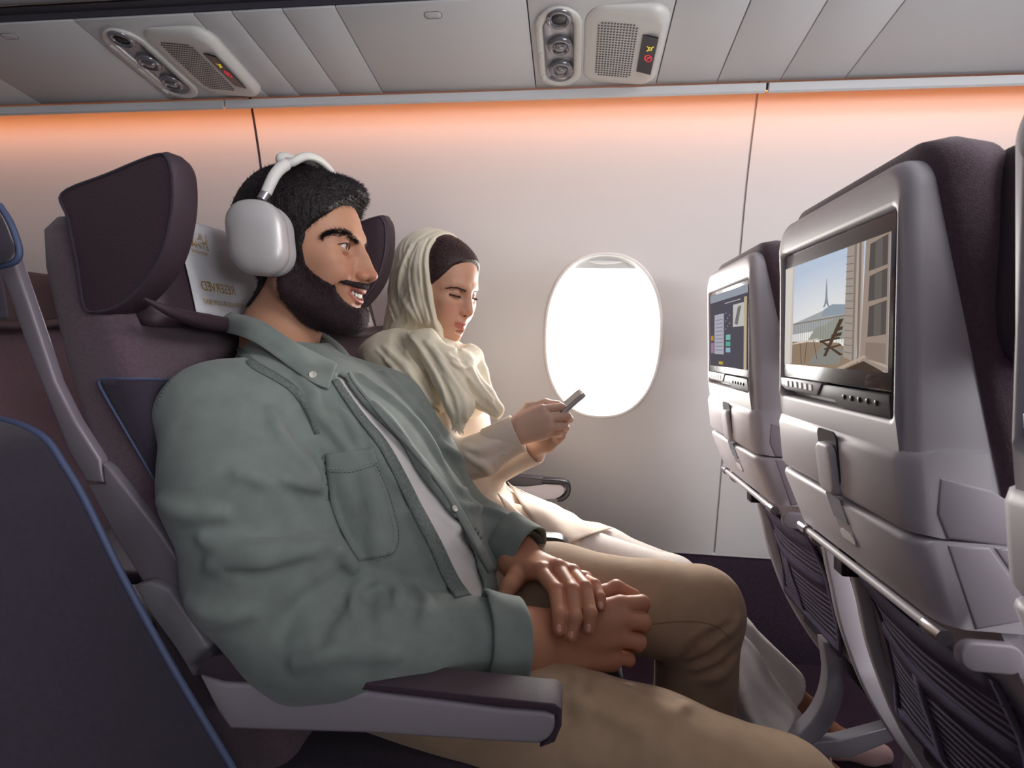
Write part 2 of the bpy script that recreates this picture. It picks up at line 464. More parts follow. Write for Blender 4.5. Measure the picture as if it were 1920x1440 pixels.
def np_mesh(name, V, F, m=None, parent=None, colors=None, smooth=True):
    me = bpy.data.meshes.new(name); n = F.shape[1]
    me.vertices.add(len(V)); me.vertices.foreach_set('co', f32(V).ravel())
    me.loops.add(F.size); me.loops.foreach_set('vertex_index', F.astype(np.int32).ravel())
    me.polygons.add(len(F)); me.polygons.foreach_set('loop_start', (np.arange(len(F)) * n).astype(np.int32))
    me.update(calc_edges=True)
    if smooth: me.polygons.foreach_set('use_smooth', np.ones(len(F), bool))
    if colors is not None:
        at = me.color_attributes.new('tone', 'FLOAT_COLOR', 'POINT'); c = np.ones((len(V), 4), np.float32); c[:, :3] = colors
        at.data.foreach_set('color', c.ravel())
    return link(bpy.data.objects.new(name, me), parent, m)
def field_obj(name, fl, m, parent=None, it=2, colorfn=None):
    V, F = fl.nets(); V = relax(V, F, it)
    c = colorfn(V) if colorfn else None
    if fl.M is not None: V = V @ fl.M[:3, :3].T + fl.M[:3, 3]
    return np_mesh(name, V, F, m, parent, c)
def poly2d(poly, x, z):
    """signed distance to a closed outline in the (x, z) plane, broadcast over grids; negative inside"""
    p = np.array(poly, float); d = None; ins = None; n = len(p)
    for i in range(n):
        a = p[i]; b = p[(i + 1) % n]; e = b - a; L = e @ e + 1e-12
        t = np.clip(((x - a[0]) * e[0] + (z - a[1]) * e[1]) / L, 0, 1); q = (x - a[0] - t * e[0]) ** 2 + (z - a[1] - t * e[1]) ** 2
        d = q if d is None else np.minimum(d, q)
        c = ((a[1] > z) != (b[1] > z)) & (x < (b[0] - a[0]) * (z - a[1]) / (b[1] - a[1] + (1e-12 if b[1] == a[1] else 0)) + a[0])
        ins = c if ins is None else ins ^ c
    d = np.sqrt(d); return np.where(ins, -d, d)
# ------------------------------------------------------------------ materials of the cabin
M_wall = mat('sidewall laminate', '#d1cfd0', 0.6, bump=(900, 0.06))
M_ceil = mat('ceiling laminate', '#cbcbce', 0.5, bump=(900, 0.05))
M_bin = mat('bin laminate', '#d0d0d2', 0.4)
M_gap = mat('dark joint', '#3a3640', 0.8)
M_carpet = mat('dark carpet', '#3a2a3e', 0.95, noise=(160, 0.25), bump=(500, 0.5))
M_dado = mat('dark dado carpet', '#3b2c3e', 0.95, noise=(120, 0.2), bump=(600, 0.4))
M_rim = mat('window rim', '#e8e8e8', 0.35)
M_reveal = mat('window reveal', '#e6e8ea', 0.5)
M_shade = mat('window shade', '#d0d0cf', 0.5)
M_grey = mat('grey plastic', '#8d8890', 0.4)
M_dark = mat('black plastic', '#1d1a22', 0.35)
M_darkgrey = mat('charcoal plastic', '#3a3640', 0.4)
M_psu = mat('psu housing', '#cfcdca', 0.4)
M_chrome = mat('satin metal', '#b9b6bb', 0.25, 0.9)
M_lens = mat('lamp lens', '#77767c', 0.12, 0.3, coat=0.6)
M_glass = bpy.data.materials.new('window glass'); M_glass.use_nodes = True
_n = M_glass.node_tree.nodes; _l = M_glass.node_tree.links
_t = _n.new('ShaderNodeBsdfTransparent'); _g = _n.new('ShaderNodeBsdfGlossy'); _g.inputs['Roughness'].default_value = 0.02
_mx = _n.new('ShaderNodeMixShader'); _mx.inputs[0].default_value = 0.06
_l.new(_t.outputs[0], _mx.inputs[1]); _l.new(_g.outputs[0], _mx.inputs[2]); _l.new(_mx.outputs[0], _n['Material Output'].inputs['Surface'])
M_led = mat('amber led', '#ff9040', 0.5, emit=('#ff8a3a', 2.0))

# ------------------------------------------------------------------ cabin shell
struct = lambda o: tag(o, kind='structure')
struct(box('floor', (-2.6, -2.6, -0.06), (3.0, 1.86, 0.0), M_carpet))
ZA, ZB = 0.73, 1.39
def wy(z):                       # sidewall section: straight round the windows, curling inboard above
    y = 1.735 - 0.1136 * (z - 0.80)
    return y - (0.30 * (z - ZB) ** 2 if z > ZB else 0.0)
WZ = 1.06
UPZ = [ZB + (1.84 - ZB) * i / 20 for i in range(21)]
def wallp(x, z): return (x, wy(z), z)
wall = empty('wall_window_side', (0, 1.8, 0)); struct(wall)
SEAM1 = P(472, 250, 1.59)[0]; SEAM2 = 0.478
def win_ring(xc, sx, sz, n=64, e=2.35):
    out = []
    for i in range(n):
        a = 2 * math.pi * (i + 0.5) / n; c, s_ = math.cos(a), math.sin(a)
        out.append((xc + sx * math.copysign(abs(c) ** (2 / e), c), WZ + sz * math.copysign(abs(s_) ** (2 / e), s_)))
    return out
def sq_ring(xc, hx, z0, z1, n=64):
    out = []
    for i in range(n):
        a = 2 * math.pi * (i + 0.5) / n; c, s_ = math.cos(a), math.sin(a); m = max(abs(c), abs(s_))
        out.append((xc + hx * c / m, (z0 + z1) / 2 + (z1 - z0) / 2 * s_ / m))
    return out
WSX, WSZ = 0.183, 0.258
TH = 0.235
def wall_panel(x0, x1, wins):
    V = []; F = []
    def quad(xa, xb, za, zb):
        o = len(V); V.extend([wallp(xa, za), wallp(xb, za), wallp(xb, zb), wallp(xa, zb)]); F.append((o, o + 1, o + 2, o + 3))
    for za, zb in [(0.355, ZA)] + list(zip(UPZ[:-1], UPZ[1:])): quad(x0, x1, za, zb)
    cur = x0
    for xc in wins:
        quad(cur, xc - TH, ZA, ZB)
        a = [wallp(*p) for p in win_ring(xc, WSX, WSZ)]; b = [wallp(*p) for p in sq_ring(xc, TH, ZA, ZB)]
        o = len(V); n = len(a); V.extend(a + b)
        for i in range(n):
            j = (i + 1) % n; F.append((o + i, o + n + i, o + n + j, o + j))
        # the four corners of the tile
        o = len(V); V.extend([wallp(xc - TH, ZA), wallp(xc + TH, ZA), wallp(xc + TH, ZB), wallp(xc - TH, ZB)])
        for ci, q in enumerate(((-1, -1), (1, -1), (1, 1), (-1, 1))):
            best = sorted(range(n), key=lambda i: (b[i][0] - V[o + ci][0]) ** 2 + (b[i][2] - V[o + ci][2]) ** 2)[:2]
            F.append((o - n + best[0], o - n + best[1], o + ci))
        cur = xc + TH
    quad(cur, x1, ZA, ZB)
    ob = mesh_obj('wall_panel', V, F, M_wall, wall, smooth=False)
    bm = bmesh.new(); bm.from_mesh(ob.data); bmesh.ops.remove_doubles(bm, verts=bm.verts, dist=1e-5)
    bmesh.ops.recalc_face_normals(bm, faces=bm.faces)
    bmesh.ops.reverse_faces(bm, faces=[f for f in bm.faces if f.normal.y > 0])
    bm.to_mesh(ob.data); bm.free()
    return ob
wall_panel(-2.6, SEAM1 - 0.004, ()); wall_panel(SEAM1 + 0.004, SEAM2 - 0.003, WINX[:2]); wall_panel(SEAM2 + 0.003, 3.0, WINX[2:])
# joint strips behind the gaps, dado below
def strip(name, x0, x1, zs, dy, m, par):
    V = [(x, wy(z) + dy, z) for z in zs for x in (x0, x1)]; F = [(2 * i, 2 * i + 1, 2 * i + 3, 2 * i + 2) for i in range(len(zs) - 1)]
    return mesh_obj(name, V, F, m, par, smooth=False)
for sx, m in ((SEAM1, M_gap), (SEAM2, mat('joint grey', '#aaa5a4', 0.95, spec=0.1))): strip('joint_strip', sx - 0.03, sx + 0.03, [0.36] + UPZ, 0.004, m, wall)
box('dado_panel', (-2.6, 1.795, 0.0), (3.0, 1.84, 0.352), M_dado, wall)
box('wall_skirt_trim', (-2.6, 1.785, 0.352), (3.0, 1.81, 0.36), M_wall, wall, 0.002)
rebase(wall)
for k, xc in enumerate(WINX):
    wn = empty('window_%d' % (k + 1), (xc, wy(WZ), WZ)); struct(wn)
    tilt = -0.1136
    def ring(sx, sz, off): return [(x, wy(WZ) + (z - WZ) * tilt + off, z) for x, z in win_ring(xc, sx, sz)]
    loft('window_rim', [ring(WSX + 0.001, WSZ + 0.001, 0.004), ring(WSX + 0.001, WSZ + 0.001, -0.004), ring(WSX - 0.004, WSZ - 0.004, -0.006), ring(WSX - 0.009, WSZ - 0.009, -0.003), ring(WSX - 0.009, WSZ - 0.009, 0.008)], M_rim, wn, (False, False))
    loft('window_reveal', [ring(WSX - 0.008, WSZ - 0.008, 0.006), ring(WSX - 0.016, WSZ - 0.016, 0.02), ring(WSX - 0.024, WSZ - 0.026, 0.05), ring(WSX - 0.034, WSZ - 0.036, 0.085)], M_reveal, wn, (False, False))
    loft('pane', [ring(WSX - 0.02, WSZ - 0.022, 0.084), ring(WSX - 0.02, WSZ - 0.022, 0.087)], M_glass, wn, smooth=False)
    # lowered edge of the pull-down shade
    zt = WZ + WSZ - 0.043
    pr = [(x, z) for x, z in win_ring(xc, WSX - 0.012, WSZ - 0.012, 96) if z >= zt - 0.001]
    pr.sort(); prr = [(x, z) for x, z in pr]
    poly = prr + [(prr[-1][0], zt), (prr[0][0], zt)]
    bmv = [[(x, wy(WZ) + (z - WZ) * tilt + o, z) for x, z in poly] for o in (0.018, 0.024)]
    loft('window_shade', bmv, M_shade, wn, smooth=False)
    hp = [(xc + t * 0.052, wy(WZ) + (zt + 0.016 - WZ) * tilt + 0.014, zt + 0.016 + 0.003 * t * t) for t in np.linspace(-1, 1, 9)]
    tube('shade_grip', hp, [0.001, 0.0035, 0.0045, 0.005, 0.005, 0.005, 0.0045, 0.0035, 0.001], M_rim, wn)
    rebase(wn)

# ceiling: service panels under the bins, cove lip, amber light strip, bins
YL, ZL = 1.50, P(1000, 166, 1.50)[2]
SLP = 0.155
YT = 1.195
def pz(y): return ZL + (YL - y) * SLP
_pn = np.array([0, -SLP, -1.0]); _pn /= np.linalg.norm(_pn); _pv = np.array([0, -1.0, SLP]); _pv /= np.linalg.norm(_pv)
PO = np.array([0, YL, ZL])
def pp(px, py):
    d = W2C.T @ np.array([(px - 960) / FOC, (720 - py) / FOC, -1.0]); t = ((PO - CAMP) @ _pn) / (d @ _pn); q = CAMP + d * t - PO
    return float(q[0]), float(q @ _pv)
def PS(u, v, d=0.0): return PO + np.array([u, 0, 0]) + _pv * v + _pn * d
ceiling = empty('ceiling', (0, 1.5, ZL)); struct(ceiling)
cuts = [pp(*q)[0] for q in ((-330, 200), (72, 192), (318, 187), (502, 180), (560, 178), (637, 175), (717, 172), (1005, 165), (1230, 158), (1343, 157), (1460, 155), (1580, 152))]
cuts = [-2.6] + cuts + [cuts[-1] + 0.45, 3.0]
VT = (YL - YT) / abs(_pv[1])
for a, b in zip(cuts[:-1], cuts[1:]):
    bm = bmesh.new(); bm_box(bm, (a + 0.0013, 0.0, 0), (b - 0.0013, VT, 0.012), 0.0012, 2)
    for v in bm.verts: v.co = Vector(PS(v.co.x, v.co.y, -v.co.z))
    bm_obj('ceiling_panel', bm, M_ceil, ceiling)
V = [PS(x, v, -0.014) for v in (-0.01, VT + 0.03) for x in (-2.6, 3.0)]
mesh_obj('panel_backing', V, [(0, 1, 3, 2)], M_gap, ceiling, smooth=False)
ZLB = P(1000, 187, YL)[2]
lipcut = [(-2.6, pp(432, 195)[0] - 0.004), (pp(432, 195)[0] + 0.004, pp(1432, 165)[0] - 0.004), (pp(1432, 165)[0] + 0.004, 3.0)]
for a, b in lipcut:
    prof = [(YL - 0.004, ZL - 0.006), (YL - 0.003, ZLB + 0.004), (YL + 0.002, ZLB), (YL + 0.008, ZLB + 0.003), (YL + 0.008, ZL - 0.002)]
    prism('cove_lip', prof, a, b, M_ceil, ceiling, axis='x')
box('lip_backing', (-2.6, YL + 0.009, ZLB + 0.012), (3.0, YL + 0.012, ZL), M_gap, ceiling)
box('light_strip', (-2.6, YL + 0.016, ZL - 0.012), (3.0, YL + 0.03, ZL - 0.006), M_led, ceiling)
# finger latches in the long panels
for q in ((812, 28), (18, 68)):
    u, v = pp(*q)
    r1 = [PS(a, b, 0.0006) for a, b in rr(u, v, 0.042, 0.021, 0.0103)]; r2 = [PS(a, b, 0.0006) for a, b in rr(u, v, 0.0395, 0.0185, 0.0092)]
    r3 = [PS(a, b, 0.0012) for a, b in rr(u, v, 0.038, 0.017, 0.0084)]
    loft('latch_groove', [r1, r2], M_gap, ceiling, (False, False)); loft('latch_button', [r2, r3], M_ceil, ceiling, (False, True))
# dark hinge strip, bins
mesh_obj('hinge_strip', [(-2.6, YT - 0.004, pz(YT) + 0.004), (3.0, YT - 0.004, pz(YT) + 0.004), (3.0, YT - 0.012, pz(YT) + 0.03), (-2.6, YT - 0.012, pz(YT) + 0.03)], [(0, 1, 2, 3)], M_gap, ceiling)
xb = P(232, 20, 1.17)[0]
for a, b in ((-2.6, xb - 0.003), (xb + 0.003, 3.0)):
    prof = smoothpoly([(1.188, 1.87), (1.189, 1.822), (1.186, 1.812), (1.176, 1.8055), (1.15, 1.8055), (1.05, 1.812), (0.92, 1.83), (0.80, 1.87), (0.72, 1.93), (0.66, 2.05), (0.68, 2.2), (1.12, 2.2), (1.187, 2.0)], 4)
    prism('bin_door', prof, a, b, M_bin, ceiling, axis='x', bevel=0.006)
box('cabin_ceiling', (-2.6, -2.6, 2.2), (3.0, 1.6, 2.25), M_ceil, ceiling)
rebase(ceiling)
o = box('wall_aisle_side', (-2.6, -2.66, 0), (3.0, -2.6, 2.2), M_wall); struct(o)
o = box('wall_aft', (-2.66, -2.6, 0), (-2.6, 1.9, 2.25), M_wall); struct(o)
o = box('wall_forward', (3.0, -2.6, 0), (3.06, 1.9, 2.25), M_wall); struct(o)
o = box('wall_outer_skin', (-2.6, 1.55, 1.86), (3.0, 1.62, 2.25), M_dark); struct(o)
area('sidewall_fill', (0.2, YL + 0.03, ZL - 0.014), (0.2, YL + 0.13, 1.2), 5.4, 0.016, 1.5, (1.0, 0.93, 0.88), 150)  # added white fill to brighten the sidewall; the cove strip itself is amber
area('amber_cove_light', (0.2, YL + 0.024, ZL - 0.016), (0.2, YL + 0.105, ZL - 0.085), 5.4, 0.014, 3.7, (1.0, 0.31, 0.085))

# passenger service units
def service_unit(shift):
    root = empty('passenger_service_unit', PS(pp(1120, 80)[0] + shift, 0.12))
    def S(u, v, d=0.0): q = PS(u, v, d); return (q[0] + shift, q[1], q[2])
    uc, v0 = pp(1048, 158); ut, v1 = pp(1050, 10)
    uc = (uc + ut) / 2; vc = (v0 + v1) / 2; hv = v1 - v0; wv = (pp(1089, 90)[0] - pp(1006, 90)[0])
    ring = lambda wd, hd, d: [S(a, b, d) for a, b in rr(uc, vc, wd, hd, min(wd, hd) / 2 - 1e-4, 10)]
    loft('lamp_bezel', [ring(wv, hv, 0.0), ring(wv, hv, 0.006), ring(wv - 0.006, hv - 0.006, 0.008), ring(wv * 0.66, hv - 0.045, 0.006), ring(wv * 0.62, hv - 0.05, 0.002)], M_psu, root, (True, False))
    loft('lamp_tray', [ring(wv * 0.66, hv - 0.043, 0.0075), ring(wv * 0.6, hv - 0.052, 0.0015), ring(wv * 0.3, hv - 0.11, 0.0012)], mat('lamp tray', '#a9a7ab', 0.25, 0.5) if 'lamp tray' not in MATS else MATS['lamp tray'], root, (False, True))
    for i, q in enumerate(((1053, 30), (1053, 82), (1053, 125))):
        u, v = pp(*q); u = uc + 0.002
        rg = lambda r, d, dv=0: [S(u + r * math.cos(a), v + dv + r * math.sin(a), d) for a in np.linspace(0, 2 * math.pi, 28, endpoint=False)]
        lp = loft('reading_lamp', [rg(0.029, 0.002), rg(0.030, 0.008), rg(0.026, 0.012), rg(0.022, 0.013), rg(0.017, 0.007)], M_lens, root, (False, False))
        loft('lamp_lens', [rg(0.018, 0.006), rg(0.012, 0.0125 if i else 0.008), rg(0.004, 0.014 if i else 0.0085)], M_dark if i == 0 else M_lens, lp, (False, True))
    for q in ((1013, 48), (1017, 98), (1021, 141)):
        u, v = pp(*q); u = uc - wv * 0.415
        loft('call_button', [[S(a, b, d) for a, b in rr(u, v, w_, h_, r_)] for w_, h_, r_, d in ((0.009, 0.02, 0.0042, 0.007), (0.009, 0.02, 0.0042, 0.0095), (0.006, 0.017, 0.0028, 0.0105))], M_psu, root, (False, True))
    # raised fairing that carries loudspeaker and display
    ua, ub = pp(1095, 90)[0], pp(1243, 90)[0]; va, vb = v0 + 0.006, v1 - 0.004; fc = (ua + ub) / 2; fw = ub - ua; fh = vb - va; fv = (va + vb) / 2
    def fr(ins, d, tilt=0.0):
        out = []
        for a, b in rr(fc, fv, fw - ins, fh - ins, 0.045 - ins * 0.3, 8):
            t = np.clip((a - ua) / fw, 0, 1); out.append(S(a, b, d * (0.15 + 0.85 * t ** 1.2)))
        return out
    loft('speaker_fairing', [fr(0.0, 0.0), fr(0.004, 0.010), fr(0.016, 0.022), fr(0.04, 0.028), fr(0.10, 0.029)], M_psu, root, (True, True))
    ga, gb = pp(1120, 90)[0], pp(1188, 80)[0]; gw = gb - ga; V = []; F = []; nx, ny = 13, 22
    for i in range(nx):
        for j in range(ny):
            if (i in (0, nx - 1)) and (j in (0, ny - 1)): continue
            u = ga + gw * i / (nx - 1); v = fv - fh * 0.34 + fh * 0.68 * j / (ny - 1); t = (u - ua) / fw
            dd = 0.029 * (0.15 + 0.85 * t ** 1.2) + 0.0008; r = 0.0028; o = len(V)
            for k in range(6):
                a = math.pi / 3 * k; V.append(S(u + r * math.cos(a), v + r * math.sin(a), dd))
            F.append(tuple(range(o, o + 6)))
    g = mesh_obj('speaker_perforation', V, F, M_dark, root, smooth=False); tag(g, kind='stuff')
    da, db = pp(1200, 80)[0], pp(1228, 80)[0]; dv0, dv1 = fv - fh * 0.24, fv + fh * 0.24
    f = lambda u: 0.029 * (0.15 + 0.85 * ((u - ua) / fw) ** 1.2)
    q = [(da, dv0, f(da) + 0.002), (db, dv0, f(db) + 0.0075), (db, dv1, f(db) + 0.0075), (da, dv1, f(da) + 0.002)]
    d = loft('sign_display', [[S(a, b, c - 0.004) for a, b, c in q], [S(a, b, c) for a, b, c in q]], M_dark, root, smooth=False)
    # lit pictograms: a red no-smoking mark and a yellow belt mark
    e1 = mat('sign red', '#c02030', emit=('#d02838', 0.9)) if 'sign red' not in MATS else MATS['sign red']
    e2 = mat('sign yellow', '#c0b040', emit=('#c8b838', 0.8)) if 'sign yellow' not in MATS else MATS['sign yellow']
    um = da + (db - da) * 0.62
    dz = lambda u: np.interp(u, [da, db], [f(da) + 0.0026, f(db) + 0.0081])
    def glyph(name, vm, kind, m):
        V = []; F = []
        def barq(a, b, t=0.0012):
            a = np.array(a); b = np.array(b); n_ = np.array([-(b - a)[1], (b - a)[0]]); n_ = n_ / (np.linalg.norm(n_) + 1e-9) * t; o = len(V)
            for p_ in (a - n_, a + n_, b + n_, b - n_): V.append(S(um + p_[0], vm + p_[1], dz(um + p_[0])))
            F.append((o, o + 1, o + 2, o + 3))
        if kind == 'smoke':
            pts = [(0.008 * math.cos(a), 0.011 * math.sin(a)) for a in np.linspace(0, 2 * math.pi, 13)]
            for a, b in zip(pts[:-1], pts[1:]): barq(a, b)
            barq((-0.005, -0.008), (0.005, 0.008)); barq((-0.004, 0.003), (0.004, 0.003))
        else:
            for a, b in (((-0.007, -0.010), (-0.001, -0.002)), ((0.007, 0.010), (0.001, 0.002)), ((-0.003, -0.004), (0.003, -0.004)), ((0.003, -0.004), (0.003, 0.004)), ((0.003, 0.004), (-0.003, 0.004)), ((-0.003, 0.004), (-0.003, -0.004)), ((-0.008, 0.006), (-0.003, 0.002))): barq(a, b, 0.0014)
        mesh_obj(name, V, F, m, d, smooth=False)
    glyph('no_smoking_mark', fv - 0.006, 'smoke', e1); glyph('seat_belt_mark', fv + 0.026, 'belt', e2)
    rebase(root); return root
tag(service_unit(0.0), 'overhead service unit with lamps and speaker grille above the window', 'service unit', 'overhead service units')
tag(service_unit(pp(318, 187)[0] - pp(1005, 165)[0] + 0.006), 'overhead service unit above the man wearing headphones, seen at a slant', 'service unit', 'overhead service units')
# ------------------------------------------------------------------ seats
M_fab = mat('seat fabric', '#5c4853', 0.9, noise=(220, 0.18), bump=(700, 0.5), sheen=0.25)
M_fabd = mat('dark seat cover', '#2f2535', 0.85, noise=(160, 0.15), bump=(700, 0.35), sheen=0.15)
M_leather = mat('headrest leather', '#3f2f38', 0.55, bump=(350, 0.25))
M_piping = mat('blue piping', '#4a5475', 0.6)
M_silver = mat('silver shell', '#a69ca6', 0.42, 0.15, bump=(1500, 0.04))
M_shell = mat('seat back shell', '#bfbac1', 0.48, 0.0, bump=(1500, 0.04))
M_side = mat('seat side shell', '#a39aa4', 0.5, 0.0)
M_cap = mat('arm cap', '#463842', 0.6, bump=(600, 0.2))
M_cloth = mat('headrest cloth', '#d6d4da', 0.9, bump=(500, 0.25), noise=(90, 0.05))
M_gold = mat('gold print', '#b08a3a', 0.6)
M_frame = mat('silver frame', '#8b818c', 0.45, 0.2)
M_screenframe = mat('screen bezel', '#2a2630', 0.2, coat=0.4)
M_steel = mat('steel leg', '#aeabb4', 0.4, 0.3)

def own_seat(full=True):
    """wide-winged reclined passenger seat, seen from its front aisle corner"""
    root = empty('passenger_chair', (-0.38, 0.85, 0.0))
    # backrest cushion: sections along the recline, rounded across
    secs = []
    for z, xf, th, hw in ((0.40, -0.365, 0.10, 0.200), (0.46, -0.375, 0.13, 0.212), (0.58, -0.418, 0.13, 0.218), (0.72, -0.472, 0.12, 0.220), (0.86, -0.532, 0.11, 0.220), (1.00, -0.588, 0.10, 0.218), (1.12, -0.632, 0.085, 0.214), (1.17, -0.655, 0.07, 0.206), (1.19, -0.672, 0.045, 0.188)):
        ring = []
        for a, b in rr(0, 0, 2 * hw, th, min(0.034, th * 0.45), 5):
            bol = 0.020 * (abs(a) / hw) ** 3 if b > 0 else 0.0
            ring.append((xf - th / 2 + b + bol, 0.85 + a, z))
        secs.append(ring)
    br = loft('backrest', secs, M_fab, root)
    # triangular stitched panel with piping at the shoulder
    tr = tree_of(br)
    tree_patch('backrest_inset', tr, [(196, 716), (222, 765), (258, 832), (296, 900), (336, 972)], [(340, 719), (356, 770), (372, 840), (384, 910), (392, 980)], 34, 14, 0.0045, M_fabd, br, 0.002)
    pts = []
    for q in smoothline([(392, 716), (340, 716), (262, 712), (206, 710), (192, 716), (204, 742), (238, 800), (280, 872), (330, 960)], 5):
        p, n_ = tree_hit(tr, *q)
        if p is not None: pts.append(p + n_ * 0.005)
    tube('piping', pts, 0.0019, M_piping, br, 6)
    # silver side frame, traced along the recline
    Y0 = 0.617
    band = [(-20, 418), (18, 468), (60, 590), (102, 715), (140, 790), (208, 880), (300, 1000), (372, 1110), (430, 1215), (436, 1245), (382, 1250), (330, 1170), (268, 1095), (210, 1000), (160, 905), (128, 850), (92, 760), (52, 660), (10, 540), (-30, 450)]
    up = [q for q in [(-20, 418), (18, 468), (60, 590), (102, 715), (140, 790), (186, 862), (192, 905), (160, 905), (128, 850), (92, 760), (52, 660), (10, 540), (-30, 450)]]
    lo = [(190, 868), (206, 880), (300, 1000), (372, 1110), (430, 1215), (436, 1245), (382, 1250), (330, 1170), (268, 1095), (210, 1000), (163, 911), (195, 908)]
    prism('side_frame', [XZ(*q, Y0) for q in up], Y0, Y0 + 0.016, M_frame, root, bevel=0.004)
    prism('side_frame', [XZ(*q, Y0) for q in lo], Y0, Y0 + 0.016, M_frame, root, bevel=0.004)
    pv = [(252, 1098), (282, 1090), (318, 1105), (356, 1160), (402, 1228), (392, 1262), (362, 1268), (330, 1215), (282, 1150)]
    prism('pivot_cover', [XZ(*q, 0.605) for q in pv], 0.603, 0.62, M_grey, root, bevel=0.004)
    # seat cushion and pan
    prof = [(-0.44, 0.36), (-0.40, 0.455), (-0.1, 0.47), (0.06, 0.475), (0.095, 0.462), (0.105, 0.43), (0.09, 0.385), (0.0, 0.36)]
    prism('seat_cushion', smoothpoly(prof, 4), 0.632, 1.068, M_fabd, root, bevel=0.02)
    prism('seat_pan', [(-0.46, 0.28), (-0.44, 0.37), (0.02, 0.365), (0.06, 0.33), (0.03, 0.28)], 0.63, 1.07, M_darkgrey, root, bevel=0.01)
    for yy in (0.70, 0.98):
        prism('leg', [(-0.40, 0.0), (-0.36, 0.0), (-0.22, 0.20), (-0.05, 0.28), (-0.1, 0.30), (-0.3, 0.3)], yy, yy + 0.03, M_steel, root, bevel=0.004)
    # headrest: pad, two wings, bottom roll, cloth with print
    hr = []
    for z, x, th in ((1.045, -0.578, 0.03), (1.06, -0.575, 0.06), (1.11, -0.588, 0.065), (1.17, -0.605, 0.06), (1.202, -0.615, 0.05), (1.214, -0.626, 0.025)):
        hr.append([(x - th / 2 + b + 0.010, 0.85 + a, z) for a, b in rr(0, 0, 0.36, th, th * 0.46, 5)])
    loft('headrest_pad', hr, M_leather, root)
    YW = 0.632
    w1 = [(112, 360), (200, 322), (295, 284), (318, 292), (328, 330), (326, 400), (306, 480), (268, 540), (222, 580), (178, 592), (155, 580), (142, 500), (124, 410)]
    wing = [XZ(*q, YW) for q in w1]
    def wing_obj(y0, y1, dx, name='headrest_wing', shrink=0.9):
        c = np.mean(wing, axis=0); sp = np.array(smoothpoly(wing, 5)); rings = []
        for t, g, ddx in ((0, 0.90, 0), (0.0, 0.97, 0), (0.12, 1.0, 0.0), (0.5, 1.0, 0.004), (0.9, 0.97, 0.004), (1.0, 0.90, 0.0)):
            rings.append([(c[0] + (p[0] - c[0]) * g + dx + ddx, y0 + (y1 - y0) * t, c[1] + (p[1] - c[1]) * g) for p in sp])
        return loft(name, rings, M_leather, root, angle=50), sp, c
    wo, sp, c = wing_obj(YW, YW + 0.042, 0.0)
    pl = [(c[0] + (p[0] - c[0]) * 0.955, YW - 0.001, c[1] + (p[1] - c[1]) * 0.955) for p in sp]
    tube('piping', pl + [pl[0]], 0.0016, M_fabd, wo, 6)
    wo2, _, _ = wing_obj(1.075, 1.023, 0.135)
    pl = [(c[0] + 0.137 + (p[0] - c[0]) * 0.93, 1.0225, c[1] + 0.018 + (p[1] - c[1]) * 0.93) for p in sp]
    tube('piping', pl + [pl[0]], 0.0012, M_fab, wo2, 6)
    for v in wo2.data.vertices: v.co.z += 0.018
    rp = smoothline([PX(270, 560, -0.53), PX(325, 586, -0.525), PX(400, 606, -0.54), PX(470, 612, -0.545), (-0.545, 0.95, 1.062), (-0.5, 1.02, 1.075), (-0.46, 1.045, 1.105)], 5)
    tube('bottom_roll', rp, np.interp(np.arange(len(rp)), [0, 4, 9, len(rp) - 4, len(rp) - 1], [0.002, 0.006, 0.0125, 0.0125, 0.004]), M_leather, root, 10)
    # cloth over the pad
    V = []; F = []; ny, nz = 12, 14
    def clothp(s_, t_):   # s across (y), t up
        y = 0.742 + 0.235 * s_; z = 1.064 + 0.150 * t_
        x = np.interp(z, [1.06, 1.11, 1.17, 1.202, 1.214], [-0.575, -0.588, -0.605, -0.615, -0.622]) + 0.0115
        return np.array([x + 0.002 + 0.0012 * math.sin(9 * s_ + 3 * t_), y - 0.02 * t_ * (s_ - 0.3), z])
    for i in range(nz + 1):
        for j in range(ny + 1): V.append(clothp(j / ny, i / nz))
    for i in range(nz):
        for j in range(ny):
            q = i * (ny + 1) + j; F.append((q, q + 1, q + ny + 2, q + ny + 1))
    cl = mesh_obj('headrest_cloth', V, F, M_cloth, root); sm = cl.modifiers.new('t', 'SOLIDIFY'); sm.thickness = 0.0012; sm.offset = 0
    # print reads from far to near side, as in the flipped photograph
    def pr(txt, size, s_, t_, sx=1.0):
        o = clothp(s_, t_); a = clothp(s_ + 0.05, t_); b = clothp(s_, t_ + 0.05)
        ex = (o - a); ex /= np.linalg.norm(ex); ey = (b - o); ey /= np.linalg.norm(ey)
        nrm = np.cross(ey, ex); nrm = nrm * (1 if nrm[0] > 0 else -1)
        place_text('lettering', txt, size, o + nrm * 0.0022, ex * sx, ey, M_gold, cl)
    pr('RESERVED', 0.0225, 0.275, 0.30, 0.86); pr('EXTRA LEGROOM SEAT', 0.0112, 0.30, 0.14, 0.92)
    pr('ETIHAD', 0.0165, 0.175, 0.735, 0.9); pr('AIRWAYS', 0.0085, 0.175, 0.655, 1.1); pr('الاتحاد', 0.0165, 0.175, 0.83, 1.0)
